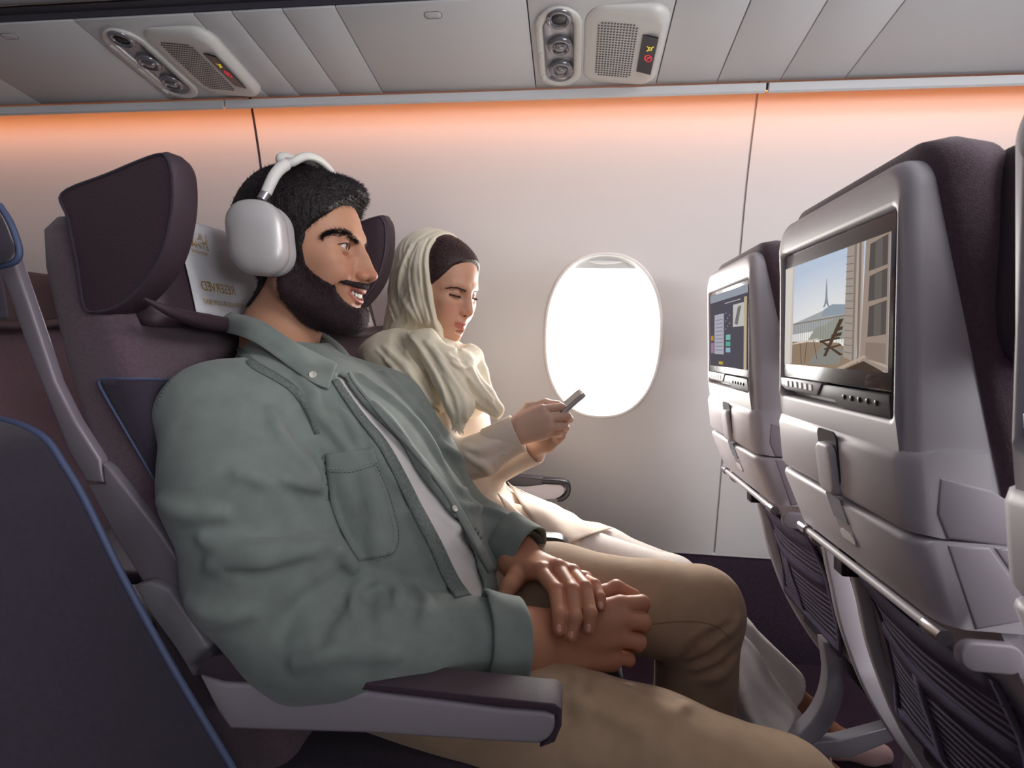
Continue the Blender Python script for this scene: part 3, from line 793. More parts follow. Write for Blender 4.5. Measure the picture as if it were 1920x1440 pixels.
    # armrest on the aisle side
    if full:
        ya = 0.602
        body = [(372, 1268), (420, 1282), (620, 1290), (800, 1312), (940, 1330), (1025, 1336), (1042, 1342), (1046, 1362), (1036, 1386), (1010, 1398), (900, 1392), (700, 1378), (430, 1370), (405, 1335)]
        prism('armrest_body', [XZ(*q, ya - 0.022) for q in body], ya - 0.022, ya + 0.02, M_silver, root, bevel=0.006)
        pad = [(366, 1262), (392, 1232), (430, 1226), (520, 1246), (620, 1268), (700, 1282), (900, 1305), (1000, 1316), (1040, 1320), (1053, 1330), (1053, 1362), (1040, 1392), (1012, 1402), (1022, 1394), (1040, 1370), (1044, 1342), (1022, 1333), (940, 1326), (800, 1308), (620, 1287), (420, 1277)]
        prism('armrest_cap', [XZ(*q, ya - 0.024) for q in pad], ya - 0.024, ya + 0.022, M_cap, root, bevel=0.006)
    rebase(root); return root
seatA = tag(own_seat(), 'reclined purple-brown passenger seat the man wearing headphones sits in', 'seat', 'passenger seats')
dup(seatA, (0, 0.481, 0), 'reclined passenger seat by the window under the woman in the headscarf', 'passenger seats', skip=('armrest_body', 'armrest_cap', 'seat_cushion_x'))
for dy, lb in ((0, 'passenger seat in the row behind, straight behind the man in headphones'), (0.481, 'passenger seat in the row behind, beside the window wall')):
    dup(seatA, (-1.0, dy, 0), lb, 'seats of the row behind', skip=('armrest_body', 'armrest_cap', 'headrest_cloth', 'piping'))

def folding_arm(y, label):
    root = empty('armrest', (-0.03, y, 0.6)); hw = 0.02
    zt = 0.641; x0 = 0.018
    prof = [(-0.44, zt - 0.03), (-0.44, zt), (-0.2, zt + 0.002), (-0.1, zt - 0.002), (-0.1, zt - 0.022), (-0.15, zt - 0.030), (-0.3, zt - 0.032)]
    prism('arm_bar', prof, y - hw, y + hw, M_darkgrey, root, bevel=0.005)
    hook = smoothline([(-0.105, y, zt - 0.011), (-0.06, y, zt - 0.011), (-0.035, y, zt - 0.013), (-0.024, y, zt - 0.026), (-0.026, y, zt - 0.046), (-0.038, y, zt - 0.060), (-0.055, y, zt - 0.066)], 6)
    # flat hook: rectangular section swept along the line
    rings = []
    T = np.gradient(hook, axis=0); T /= np.linalg.norm(T, axis=1)[:, None]
    for p, t in zip(hook, T):
        nrm = np.array([-t[2], 0, t[0]]); th = 0.0085 if p is hook[0] else 0.0075
        rings.append([tuple(p + nrm * a + np.array([0, b, 0])) for a, b in rr(0, 0, 2 * th * 0.9, 2 * hw, 0.005, 3)])
    loft('arm_hook', rings, M_dark, root, angle=50)
    prism('arm_panel', [(-0.43, zt - 0.03), (-0.15, zt - 0.028), (-0.10, zt - 0.02), (-0.045, zt - 0.02), (-0.034, zt - 0.03), (-0.036, zt - 0.045), (-0.055, zt - 0.064), (-0.2, zt - 0.078), (-0.43, zt - 0.085)], y - 0.013, y + 0.013, M_shell, root, bevel=0.003)
    for ch in root.children_recursive:
        for v in ch.data.vertices: v.co.x += x0
    rebase(root); return tag(root, label, 'armrest', 'folding armrests')
folding_arm(1.093, 'black hooked folding armrest between the man and the woman')
folding_arm(1.574, 'black hooked folding armrest against the window wall beyond the woman')

# nearest seat of the row: dark cover with blue piping, its back edge towards us
def near_seat():
    root = empty('passenger_chair', (-0.45, 0.33, 0)); y1 = 0.556
    edge = [(-160, 770), (-60, 775), (0, 786), (48, 800), (88, 825), (118, 868), (158, 935), (232, 1085), (330, 1262), (440, 1445), (520, 1580)]
    pe = [XZ(*q, y1) for q in smoothline(edge, 4)]
    # the cover is built of stitched fields, joints following the two seams
    cuts = [(-1, 0), (0, 0)]
    e = np.array(pe); ks = [0, int(np.argmin(np.hypot(*(e - np.array(XZ(155, 930, y1))).T))), int(np.argmin(np.hypot(*(e - np.array(XZ(272, 1158, y1))).T))), len(e) - 1]
    back = [np.array(XZ(-420, 800, y1)), np.array(XZ(-420, 1060, y1)), np.array(XZ(-420, 1480, y1)), np.array(XZ(-380, 1700, y1))]
    for i in range(3):
        poly = [tuple(q) for q in e[ks[i]:ks[i + 1] + 1]] + [tuple(back[i + 1]), tuple(back[i])]
        prism('backrest_panel', poly, 0.12, y1, M_fabd, root, bevel=0.006, seg=2)
    tube('piping', [(q[0] + 0.001, y1 - 0.001, q[1]) for q in pe], 0.0042, M_piping, root, 8)
    w2 = smoothpoly([XZ(*q, 0.555) for q in ((-200, 330), (-60, 340), (5, 392), (30, 440), (40, 474), (22, 495), (-20, 505), (-160, 520))], 5)
    prism('headrest_wing', w2, 0.50, 0.555, M_fabd, root, bevel=0.012)
    rim = [XZ(*q, 0.5545) for q in smoothline([(0, 384), (22, 420), (38, 470), (28, 492), (0, 500)], 5)]
    tube('piping', [(q[0], 0.5535, q[1]) for q in rim], 0.0035, M_piping, root, 8)
    prism('headrest_pad', [XZ(*q, 0.55) for q in ((-260, 480), (6, 498), (18, 545), (26, 596), (10, 604), (-250, 640))], 0.15, 0.55, M_fabd, root, bevel=0.01)
    prism('seat_cushion', [(-0.62, 0.34), (-0.6, 0.46), (-0.30, 0.45), (-0.22, 0.42), (-0.2, 0.36)], 0.12, 0.555, M_fabd, root, bevel=0.02)
    for yy in (0.2, 0.46):
        prism('leg', [(-0.55, 0.0), (-0.5, 0.0), (-0.35, 0.20), (-0.22, 0.345), (-0.3, 0.35), (-0.45, 0.35)], yy, yy + 0.03, M_steel, root, bevel=0.004)
    rebase(root); return tag(root, 'near seat in dark navy cover with blue piping along its slanted edge', 'seat', 'passenger seats')
near_seat()

# ------------------------------------------------------------------ seat backs of the row ahead
YA, YB = 0.588, 0.935               # width of the nearer back's shell
yc = (YA + YB) / 2; SW = YB - YA
M_mesh = bpy.data.materials.new('pocket mesh'); M_mesh.use_nodes = True
def _mesh_mat():
    nt = M_mesh.node_tree; N = nt.nodes; L = nt.links; b = N['Principled BSDF']
    b.inputs['Roughness'].default_value = 0.8
    tc = N.new('ShaderNodeTexCoord'); wv = N.new('ShaderNodeTexWave'); wv.wave_type = 'BANDS'; wv.bands_direction = 'Z'
    wv.inputs['Scale'].default_value = 26; wv.inputs['Distortion'].default_value = 2.2; wv.inputs['Detail'].default_value = 1; wv.inputs['Detail Scale'].default_value = 0.6
    L.new(tc.outputs['Object'], wv.inputs['Vector'])
    cr = N.new('ShaderNodeValToRGB'); cr.color_ramp.elements[0].color = (*lin('#3a3246'), 1); cr.color_ramp.elements[1].color = (*lin('#77708a'), 1)
    cr.color_ramp.elements[0].position = 0.35; cr.color_ramp.elements[1].position = 0.65
    L.new(wv.outputs[0], cr.inputs[0]); L.new(cr.outputs[0], b.inputs['Base Color'])
    bp = N.new('ShaderNodeBump'); bp.inputs['Distance'].default_value = 0.002; L.new(wv.outputs[0], bp.inputs['Height']); L.new(bp.outputs[0], b.inputs['Normal'])
_mesh_mat()
M_pocketband = mat('pocket band', '#564e68', 0.85, bump=(900, 0.4))
def front_x(z): return 0.325 + (0.0 if z > 0.95 else 0.0)
def seat_back(which):
    root = empty('seat_back', (0.42, yc, 0.0))
    # upper shell with the screen opening
    zT, zB = 1.232, 0.868; zc = (zT + zB) / 2; H = zT - zB
    sy0, sy1, sz0, sz1 = 0.607, 0.914, 0.960, 1.184
    def outer(inset, xfun, rad=0.034): return [(xfun(z), y, z) for y, z in rr(yc, zc, SW - 2 * inset, H - 2 * inset, (rad, rad, 0.008, 0.008), 8)]
    def hole(inset, x, rad=0.012): return [(x, y, z) for y, z in rr((sy0 + sy1) / 2, (sz0 + sz1) / 2, sy1 - sy0 - 2 * inset, sz1 - sz0 - 2 * inset, rad, 8)]
    xb = lambda z: 0.354 + (zT - z) * 0.235
    loft('back_shell', [outer(0.0, xb), outer(0.0, lambda z: 0.338), outer(0.002, lambda z: 0.331), outer(0.007, lambda z: 0.326), outer(0.012, lambda z: 0.325), hole(-0.006, 0.325), hole(-0.002, 0.3265), hole(0.0, 0.330), hole(0.002, 0.345)], M_shell, root, (True, True), angle=45)
    # screen: black glass, picture, control strip
    gl = box('screen', (0.3295, sy0 + 0.004, 0.989), (0.344, sy1 - 0.004, sz1 - 0.003), M_screenframe, root, 0.002)
    strip_ = [(sy0 + 0.004, 0.9610), (sy0 + 0.004, 0.9870), (sy1 - 0.004, 0.9870), (sy1 - 0.004, 0.9750), (sy1 - 0.02, 0.9690), (sy0 + 0.13, 0.9690), (sy0 + 0.118, 0.9610)]
    cs = prism('control_strip', strip_, 0.3265, 0.345, M_darkgrey, root, axis='x', bevel=0.0015)
    ks = prism('key_panel', [(sy1 - 0.150, 0.9885), (sy1 - 0.006, 0.9885), (sy1 - 0.006, 0.9770), (sy1 - 0.02, 0.9710), (sy1 - 0.132, 0.9710)], 0.3245, 0.340, M_grey, root, axis='x', bevel=0.001)
    for i in range(6):
        y = sy1 - 0.03 - i * 0.017
        box('key', (0.3237, y - 0.005, 0.9755), (0.3255, y + 0.005, 0.9850), M_rim, ks, 0.0008, 1)
    for i in range(5):
        y = sy0 + 0.03 + i * 0.018
        V, F = merge_geo([ellipsoid_geo((0.3262, y, 0.9750), (0.001, 0.0035, 0.0035), None, 10, 5)])
        mesh_obj('socket', V, F, M_dark, cs)
    return root, (sy0, sy1, sz0, sz1)
def flatquad(name, y0, y1, z0, z1, x, m, par):
    return mesh_obj(name, [(x, y0, z0), (x, y1, z0), (x, y1, z1), (x, y0, z1)], [(0, 1, 2, 3)], m, par, smooth=False)
def emat(col, s=0.8, name=None):
    k = 'screen ' + col
    if k in MATS: return MATS[k]
    return mat(k, '#08080a', 1.0, emit=(col, s), spec=0.0)
def flatpoly(name, pts, x, m, par):
    n = len(pts); bm = bmesh.new(); f = bm.faces.new([bm.verts.new((x, *p)) for p in pts]); bmesh.ops.triangulate(bm, faces=[f])
    return bm_obj(name, bm, m, par, smooth=False)
def finish_back(root):
    # fabric body behind the shell, headrest block
    def fr(ins, x, rad=0.045): return [(x + (1.25 - z) * 0.20 * (1 if x > 0.345 else 0.9), y, z) for y, z in rr(yc, 0.87, SW + 0.02 - 2 * ins, 0.76 - 2 * ins, (rad, rad, 0.03, 0.03), 8)]
    loft('backrest', [fr(0.008, 0.343), fr(0.0, 0.350), fr(-0.004, 0.375), fr(0.0, 0.405), fr(0.012, 0.418)], M_fab, root, angle=60)
    hb = smoothpoly([(0.412, 1.03), (0.402, 1.17), (0.408, 1.225), (0.44, 1.24), (0.48, 1.222), (0.53, 1.17), (0.55, 1.08), (0.5, 1.02)], 5)
    prism('headrest_wing', hb, YA - 0.028, YA + 0.02, M_leather, root, bevel=0.012)
    prism('headrest_wing', hb, YB - 0.02, YB + 0.024, M_leather, root, bevel=0.012)
    prism('headrest_pad', smoothpoly([(0.42, 1.05), (0.41, 1.21), (0.44, 1.23), (0.47, 1.21), (0.49, 1.06)], 4), YA + 0.02, YB - 0.02, M_leather, root, bevel=0.01)
    # cup-holder panel with latch slot
    def block(name, z0, z1, x0f, x1f, xbk, m, par, r=0.012, slot=None):
        prof = lambda y: None
        bm = bmesh.new()
        ys = [YA - 0.004, YA + 0.004, YA + 0.016] + ([slot[0], slot[1]] if slot else [(YA + YB) / 2]) + [YB - 0.016, YB - 0.004, YB + 0.004]
        ins = {0: 0.016, 1: 0.005, 2: 0.0, len(ys) - 3: 0.0, len(ys) - 2: 0.005, len(ys) - 1: 0.016}
        rings = []
        for i, y in enumerate(ys):
            d = ins.get(i, 0.0)
            pts = [(xbk, z1), (x1f + r + d, z1), (x1f + r * 0.3 + d, z1 - r * 0.3), (x1f + d, z1 - r), (x0f + d, z0 + r * 0.6), (x0f + r * 0.3 + d, z0 + r * 0.12), (x0f + r + d, z0), (xbk, z0)]
            rings.append([(x, y, z) for x, z in pts])
        return loft(name, rings, m, par, angle=45)
    sl0, sl1 = 0.715, 0.778
    up = block('cup_panel', 0.842, 0.932, 0.316, 0.318, 0.40, M_shell, root, 0.016, (sl0, sl1))
    tr = block('tray_table', 0.747, 0.839, 0.338, 0.317, 0.42, M_shell, root, 0.008, (sl0, sl1))
    # latch slot: dark recess, rolled tongue, grey tab, thumb hollow
    xs = lambda z: np.interp(z, [0.75, 0.839, 0.93], [0.337, 0.3175, 0.317])
    def slotquad(name, y0, y1, za, zb, off, m, par, r=0.01):
        pts = rr((y0 + y1) / 2, (za + zb) / 2, y1 - y0, zb - za, r, 5)
        return loft(name, [[(xs(z) - off + 0.002, y, z) for y, z in pts], [(xs(z) - off, y, z) for y, z in pts]], m, par, angle=40)
    slotquad('latch_recess', sl0 + 0.006, sl1 - 0.004, 0.858, 0.928, 0.0012, M_dark, up)
    la = loft('latch_tongue', [[(0.3165 + d, y, z) for y, z in rr((sl0 + sl1) / 2 + 0.002, 0.876, 0.046 - i, 0.068 - i, 0.012, 5)] for d, i in ((0.004, 0.0), (-0.004, 0.0), (-0.007, 0.004), (-0.008, 0.010))], M_shell, up, angle=50)
    tabm = MATS.get('latch tab') or mat('latch tab', '#8a8f9c', 0.4, 0.1)
    slotquad('thumb_hollow', sl0 + 0.01, sl1 - 0.012, 0.776, 0.836, 0.0010, M_silver, tr)
    slotquad('latch_tab', sl0 + 0.012, sl1 - 0.012, 0.806, 0.8405, 0.0030, tabm, tr, 0.003)
    th = slotquad('hollow_lip', sl0 + 0.012, sl1 - 0.014, 0.779, 0.792, 0.0022, M_rim, tr, 0.006)
    # side covers with their joints
    for ys, s_ in ((YA - 0.0055, 1), (YB + 0.0055, -1)):
        a, b = (ys, ys + 0.02 * s_)
        prism('side_cover', [(0.345, 0.868), (0.352, 0.905), (0.40, 0.895), (0.437, 0.868), (0.447, 0.835), (0.352, 0.842)], min(a, b), max(a, b), M_side, root, bevel=0.003)
        prism('side_cover', [(0.352, 0.836), (0.392, 0.836), (0.432, 0.765), (0.37, 0.748)], min(a, b), max(a, b), M_side, root, bevel=0.003)
        prism('side_cover', [(0.396, 0.836), (0.414, 0.836), (0.452, 0.757), (0.436, 0.762)], min(a, b), max(a, b), M_silver, root, bevel=0.002)
        prism('side_cover', [(0.418, 0.836), (0.449, 0.832), (0.51, 0.72), (0.50, 0.60), (0.45, 0.66), (0.456, 0.757)], min(a, b), max(a, b), M_side, root, bevel=0.003)
    # rod under the tray with its two end fittings and pivot discs
    zr, xr = 0.7375, 0.340
    tube('tray_rod', [(xr, YA + 0.012, zr), (xr, YB - 0.01, zr)], 0.0058, M_shell, root, 12)
    for y0, y1 in ((YA - 0.006, YA + 0.022), (YB - 0.026, YB)):
        V, F = tube_geo([(xr, y0, zr), (xr, (y0 + y1) / 2, zr), (xr, y1, zr)], [0.0085, 0.0095, 0.0085], 14); mesh_obj('rod_fitting', V, F, M_chrome, root, angle=40)
    for ys in (YA - 0.007, YB - 0.003):
        sp = rr(0.385, zr - 0.018, 0.062, 0.032, 0.0155, 8)
        prism('pivot_cover', sp, ys, ys + 0.012, M_side, root, bevel=0.003)
    # lower back: knee-room shell, pocket, uprights, outlet, legs
    rings = []
    for z, x in ((0.80, 0.39), (0.74, 0.40), (0.68, 0.425), (0.60, 0.462), (0.50, 0.490), (0.432, 0.500)):
        rings.append([(x + (0.0 if b < 0 else 0.03), yc + a, z) for a, b in [(-SW / 2 + 0.002, -1), (SW / 2 - 0.002, -1), (SW / 2 - 0.002, 1), (-SW / 2 + 0.002, 1)]])
    loft('lower_shell', rings, M_side, root, smooth=True, angle=40)
    V = []; F = []; nu, nv = 16, 14
    def pk(u, v, off=0.0):   # u 0..1 across (far to near), v 0..1 downwards
        y = YB - 0.025 - u * (SW - 0.06); z = 0.672 - v * 0.235 - 0.018 * math.sin(math.pi * u) * (1 - v) * 0.5
        x = np.interp(z, [0.34, 0.42, 0.50, 0.60, 0.68, 0.74], [0.505, 0.500, 0.490, 0.462, 0.425, 0.40]) - 0.008 - 0.022 * math.sin(math.pi * u) * math.sin(math.pi * min(1, v * 0.9 + 0.1)) - off
        return (x, y, z)
    for i in range(nv + 1):
        for j in range(nu + 1): V.append(pk(j / nu, i / nv))
    for i in range(nv):
        for j in range(nu):
            q = i * (nu + 1) + j; F.append((q, q + 1, q + nu + 2, q + nu + 1))
    pkt = mesh_obj('pocket_mesh', V, F, M_mesh, root)
    sm = pkt.modifiers.new('t', 'SOLIDIFY'); sm.thickness = 0.002; sm.offset = 0
    def bandstrip(pts, wv):
        V = []; F = []
        for k, (u, v) in enumerate(pts):
            V.append(pk(u - wv[0] / 2, v - wv[1] / 2, 0.003)); V.append(pk(u + wv[0] / 2, v + wv[1] / 2, 0.003))
        F = [(2 * k, 2 * k + 1, 2 * k + 3, 2 * k + 2) for k in range(len(pts) - 1)]
        o = mesh_obj('pocket_band', V, F, M_pocketband, root); s2 = o.modifiers.new('t', 'SOLIDIFY'); s2.thickness = 0.003; s2.offset = 0
    bandstrip([(t, 0.06) for t in np.linspace(0, 1, 12)], (0, 0.14)); bandstrip([(t, 0.36 + 0.05 * t) for t in np.linspace(0, 1, 12)], (0, 0.10))
    bandstrip([(0.42, t) for t in np.linspace(0.4, 1, 8)], (0.07, 0)); bandstrip([(t, 0.97) for t in np.linspace(0, 1, 12)], (0, 0.08))
    for u in (0.01, 0.99): bandstrip([(u, t) for t in np.linspace(0, 1, 12)], (0.04, 0))
    # curved silver upright on the window side of the back and the outlet above it
    for yy, s_ in ((YB + 0.006, 1), (YA - 0.022, -1)):
        ol = smoothline([(0.418, 0.70), (0.432, 0.62), (0.452, 0.54), (0.478, 0.47), (0.51, 0.40), (0.56, 0.32), (0.62, 0.24)], 4)
        orr = smoothline([(0.66, 0.25), (0.60, 0.33), (0.555, 0.40), (0.52, 0.48), (0.49, 0.55), (0.468, 0.62), (0.452, 0.70)], 4)
        prism('upright', [tuple(p) for p in ol] + [tuple(p) for p in orr], yy, yy + 0.018, M_shell, root, bevel=0.004)
    ob = box('outlet', (0.405, YB + 0.002, 0.652), (0.445, YB + 0.034, 0.708), M_dark, root, 0.003)
    box('outlet_flap', (0.402, YB + 0.004, 0.690), (0.41, YB + 0.032, 0.706), M_darkgrey, ob, 0.002)
    for yy in (YA + 0.08,):
        out = smoothline([(0.475, 0.44), (0.488, 0.36), (0.475, 0.29), (0.44, 0.235), (0.395, 0.20)], 5); inn = smoothline([(0.395, 0.170), (0.455, 0.200), (0.50, 0.25), (0.522, 0.33), (0.515, 0.44)], 5)
        prism('leg', [tuple(p) for p in out] + [tuple(p) for p in inn], yy, yy + 0.035, M_steel, root, bevel=0.005)
        box('foot', (0.36, yy - 0.005, 0.0), (0.86, yy + 0.04, 0.022), M_steel, root, 0.004)
        prism('leg_brace', [(0.395, 0.17), (0.395, 0.2), (0.52, 0.225), (0.70, 0.30), (0.72, 0.29), (0.55, 0.19)], yy + 0.004, yy + 0.031, M_steel, root, bevel=0.004); prism('leg_post', [(0.66, 0.02), (0.70, 0.02), (0.72, 0.34), (0.67, 0.34)], yy + 0.004, yy + 0.031, M_steel, root)
    prism('seat_cushion', [(0.54, 0.36), (0.54, 0.46), (0.95, 0.48), (1.02, 0.44), (1.0, 0.36)], YA, YB, M_fabd, root, bevel=0.02)
    # the whole back leans away from us below the screen
    for ch in root.children_recursive:
        for v in ch.data.vertices:
            v.co.x += float(np.interp(v.co.z, [0.0, 0.45, 0.60, 0.745, 0.86, 0.93, 0.98, 1.18], [0.06, 0.06, 0.06, 0.050, 0.030, 0.018, 0.009, 0.0]))
    rebase(root); return root
DYB = 0.473
def picture_paris(scr, sy0, sy1):
    """view from a balcony window over a sunlit city with a lattice tower: flat picture on the screen"""
    y1, y0 = sy1 - 0.010, sy0 + 0.012; z0, z1 = 1.010, 1.160; x = 0.3291; W = y1 - y0; Hh = z1 - z0
    q = lambda u, v: (y1 - u * W, z0 + v * Hh)         # u rightwards in the picture, v upwards
    def fp(name, pts, m, d): return flatpoly(name, [q(*p) for p in pts], x - 0.00004 * d, m, scr)
    m = bpy.data.materials.new('screen sky'); m.use_nodes = True; nt = m.node_tree; N = nt.nodes; L = nt.links
    tc = N.new('ShaderNodeTexCoord'); gr = N.new('ShaderNodeVectorMath'); gr.operation = 'DISTANCE'; gr.inputs[1].default_value = (0.9, 0.5, 0.5)
    L.new(tc.outputs['Generated'], gr.inputs[0]); cr = N.new('ShaderNodeValToRGB'); cr.color_ramp.elements[0].color = (*lin('#fdf6e8'), 1); cr.color_ramp.elements[1].color = (*lin('#b9c6da'), 1); cr.color_ramp.elements[1].position = 0.95
    L.new(gr.outputs['Value'], cr.inputs[0]); b = N['Principled BSDF']; b.inputs['Base Color'].default_value = (0.02, 0.02, 0.02, 1); b.inputs['Roughness'].default_value = 1.0; b.inputs['Specular IOR Level'].default_value = 0.0
    L.new(cr.outputs[0], b.inputs['Emission Color']); b.inputs['Emission Strength'].default_value = 0.95
    fp('screen_picture', [(0, 0), (1, 0), (1, 1), (0, 1)], m, 0)
    E = lambda c, s=0.75: emat(c, s)
    fp('city_print', [(0.0, 0.30), (0.68, 0.36), (0.68, 0.50), (0.62, 0.53), (0.55, 0.54), (0.5, 0.505), (0.42, 0.50), (0.36, 0.46), (0.25, 0.45), (0.12, 0.42), (0.0, 0.44)], E('#b5b9bb'), 1)
    fp('city_print', [(0.44, 0.46), (0.68, 0.46), (0.68, 0.535), (0.62, 0.545), (0.55, 0.555), (0.47, 0.52)], E('#a2adb9'), 2)
    fp('trees_print', [(0.30, 0.25), (0.68, 0.25), (0.68, 0.46), (0.58, 0.43), (0.48, 0.38), (0.38, 0.36)], E('#a7aba0'), 2)
    # tower
    fp('tower_print', [(0.455, 0.54), (0.470, 0.56), (0.481, 0.62), (0.488, 0.72), (0.490, 0.79), (0.493, 0.79), (0.496, 0.72), (0.503, 0.62), (0.514, 0.56), (0.53, 0.54), (0.51, 0.54), (0.4925, 0.57), (0.475, 0.54)], E('#9aa0ac'), 3)
    # floor of the balcony and rug
    fp('balcony_print', [(0.0, 0.0), (0.9, 0.0), (0.72, 0.14), (0.62, 0.22), (0.0, 0.24)], E('#b39b82', 0.6), 3)
    fp('rug_print', [(0.30, 0.02), (0.62, 0.03), (0.66, 0.16), (0.46, 0.20)], E('#a8a7a0', 0.6), 4)
    for i in range(26):
        u = 0.02 + 0.026 * i; fp('railing_print', [(u, 0.22), (u + 0.004, 0.22), (u + 0.004, 0.40 + 0.06 * u), (u, 0.40 + 0.06 * u)], E('#a59a90', 0.6), 4)
    fp('railing_print', [(0.0, 0.40), (0.68, 0.44), (0.68, 0.453), (0.0, 0.413)], E('#a59a90', 0.6), 5)
    fp('table_print', [(0.05, 0.20), (0.38, 0.24), (0.42, 0.265), (0.14, 0.225)], E('#e5d8c8', 0.75), 5)
    for a, b_ in (((0.10, 0.215), (0.07, 0.02)), ((0.2, 0.22), (0.22, 0.0)), ((0.28, 0.23), (0.26, 0.03)), ((0.36, 0.25), (0.40, 0.07))):
        fp('table_print', [a, (a[0] + 0.009, a[1]), (b_[0] + 0.009, b_[1]), b_], E('#8d7763', 0.5), 5)
    for pts in ([(0.42, 0.24), (0.62, 0.27), (0.64, 0.255), (0.44, 0.22)], [(0.62, 0.42), (0.66, 0.42), (0.50, 0.10), (0.47, 0.10)], [(0.43, 0.24), (0.46, 0.24), (0.66, 0.12), (0.63, 0.11)], [(0.48, 0.17), (0.64, 0.21), (0.64, 0.195), (0.48, 0.155)], [(0.58, 0.34), (0.655, 0.36), (0.65, 0.33), (0.575, 0.31)], [(0.55, 0.29), (0.645, 0.31), (0.64, 0.28), (0.545, 0.26)]):
        fp('chair_print', pts, E('#6f5a48', 0.45), 6)
    # left window leaf, right wall and casement
    fp('casement_print', [(0.0, 0.0), (0.075, 0.0), (0.095, 0.9), (0.105, 1.0), (0.0, 1.0)], E('#e6dfd6', 0.8), 6)
    fp('casement_print', [(0.072, 0.0), (0.10, 0.02), (0.125, 1.0), (0.10, 1.0)], E('#d8cfc6', 0.8), 7)
    fp('wall_print', [(0.66, 0.10), (0.68, 1.0), (0.80, 1.0), (0.77, 0.06)], E('#c4b6ac', 0.62), 6)
    for i in range(14):
        v = 0.14 + i * 0.06; fp('wall_print', [(0.67, v), (0.735, v - 0.01), (0.735, v - 0.004), (0.67, v + 0.006)], E('#9f9086', 0.5), 7)
    for u, c in ((0.735, '#a8968a'), (0.752, '#d6c8bc'), (0.775, '#9c8b80'), (0.79, '#d8cabf')):
        fp('casement_print', [(u, 0.06), (u + 0.018, 0.05), (u + 0.025, 1.0), (u + 0.005, 1.0)], E(c, 0.6), 7)
    fp('casement_print', [(0.80, 0.05), (1.0, -0.0), (1.0, 1.0), (0.83, 1.0)], E('#bfaa9c', 0.6), 8)
    for va, vb in ((0.76, 0.97), (0.53, 0.73), (0.26, 0.50)):
        fp('casement_print', [(0.855, va), (0.985, va + 0.015), (0.985, vb + 0.02), (0.862, vb - 0.01)], E('#7f7673', 0.42), 9)
        fp('casement_print', [(0.90, va + 0.01), (0.95, va + 0.015), (0.95, vb + 0.005), (0.90, vb - 0.005)], E('#938a86', 0.45), 10)
    fp('casement_print', [(0.84, 0.09), (0.985, 0.06), (0.985, 0.21), (0.845, 0.22)], E('#b09c90', 0.55), 9)
    fp('sill_print', [(0.60, 0.0), (0.66, 0.0), (0.83, 0.095), (0.83, 0.12)], E('#d5c2b2', 0.65), 9)
    fp('sill_print', [(0.83, 0.095), (1.0, 0.03), (1.0, 0.05), (0.83, 0.12)], E('#d5c2b2', 0.65), 9)
    fp('sill_print', [(0.68, 0.0), (0.98, 0.0), (0.83, 0.075)], E('#6d5b50', 0.4), 9)
def picture_menu(scr, sy0, sy1):
    """seat-map page: dark page with a cabin plan and coloured fields"""
    y1, y0 = sy1 - 0.008, sy0 + 0.010; z0, z1 = 1.004, 1.172; x = 0.3291; W = y1 - y0; Hh = z1 - z0
    q = lambda u, v: (y1 - u * W, z0 + v * Hh)
    E = lambda c, s=0.7: emat(c, s)
    def r_(name, u0, u1, v0, v1, c, d=1, s=0.7): return flatpoly(name, [q(u0, v0), q(u1, v0), q(u1, v1), q(u0, v1)], x - 0.00004 * d, E(c, s), scr)
    r_('screen_picture', 0, 1, 0, 1, '#6d6874', 0, 0.55)
    r_('menu_print', 0, 1, 0.9, 1, '#b9c0cc', 1, 0.6); r_('plan_print', 0.14, 0.42, 0.17, 0.72, '#c5c5d2', 2)
    r_('map_print', 0.66, 0.98, 0.52, 0.80, '#dcdad6', 2)
    flatpoly('map_print', [q(0.70, 0.56), q(0.78, 0.54), q(0.86, 0.77), q(0.78, 0.76)], x - 0.00016, E('#8f8f8d', 0.6), scr)
    for u0, u1, v0, v1, c in ((0.03, 0.11, 0.36, 0.43, '#d8a03c'), (0.03, 0.12, 0.18, 0.33, '#b48fb0'), (0.48, 0.60, 0.36, 0.43, '#8fd0c4'), (0.48, 0.60, 0.28, 0.34, '#6fc0ac'), (0.48, 0.60, 0.20, 0.26, '#a8c8e0'), (0.28, 0.40, 0.03, 0.07, '#d8b848'), (0.92, 0.98, 0.0, 0.86, '#d9c4a0')):
        r_('menu_print', u0, u1, v0, v1, c, 3)
    for i in range(9):
        r_('plan_print', 0.17, 0.39, 0.22 + i * 0.052, 0.232 + i * 0.052, '#9c9cac', 4)
    for i in range(7): r_('menu_print', 0.46 + (i % 3) * 0.05, 0.49 + (i % 3) * 0.05, 0.50 + i * 0.035, 0.512 + i * 0.035, '#b8b4be', 4)
    for i in range(5): r_('menu_print', 0.44, 0.84, 0.84 + 0.0 * i, 0.852, '#c8c8cc', 4)
e1, (sy0, sy1, sz0, sz1) = seat_back(1)
scr1 = [c for c in e1.children if c.name.startswith('screen')][0]
finish_back(e1)
tag(e1, 'seat back ahead whose screen shows a balcony view of a city tower', 'seat back', 'seat backs of the row ahead')
e2 = dup(e1, (0, DYB, -0.012), 'seat back ahead beside the window wall, screen showing a dark menu page', 'seat backs of the row ahead')
e3 = dup(e1, (0, -0.471, 0), 'seat back cut off by the frame, only its silver edge showing', 'seat backs of the row ahead')
def scr_of(r): return [c for c in r.children if c.name.split('.')[0] == 'screen'][0]
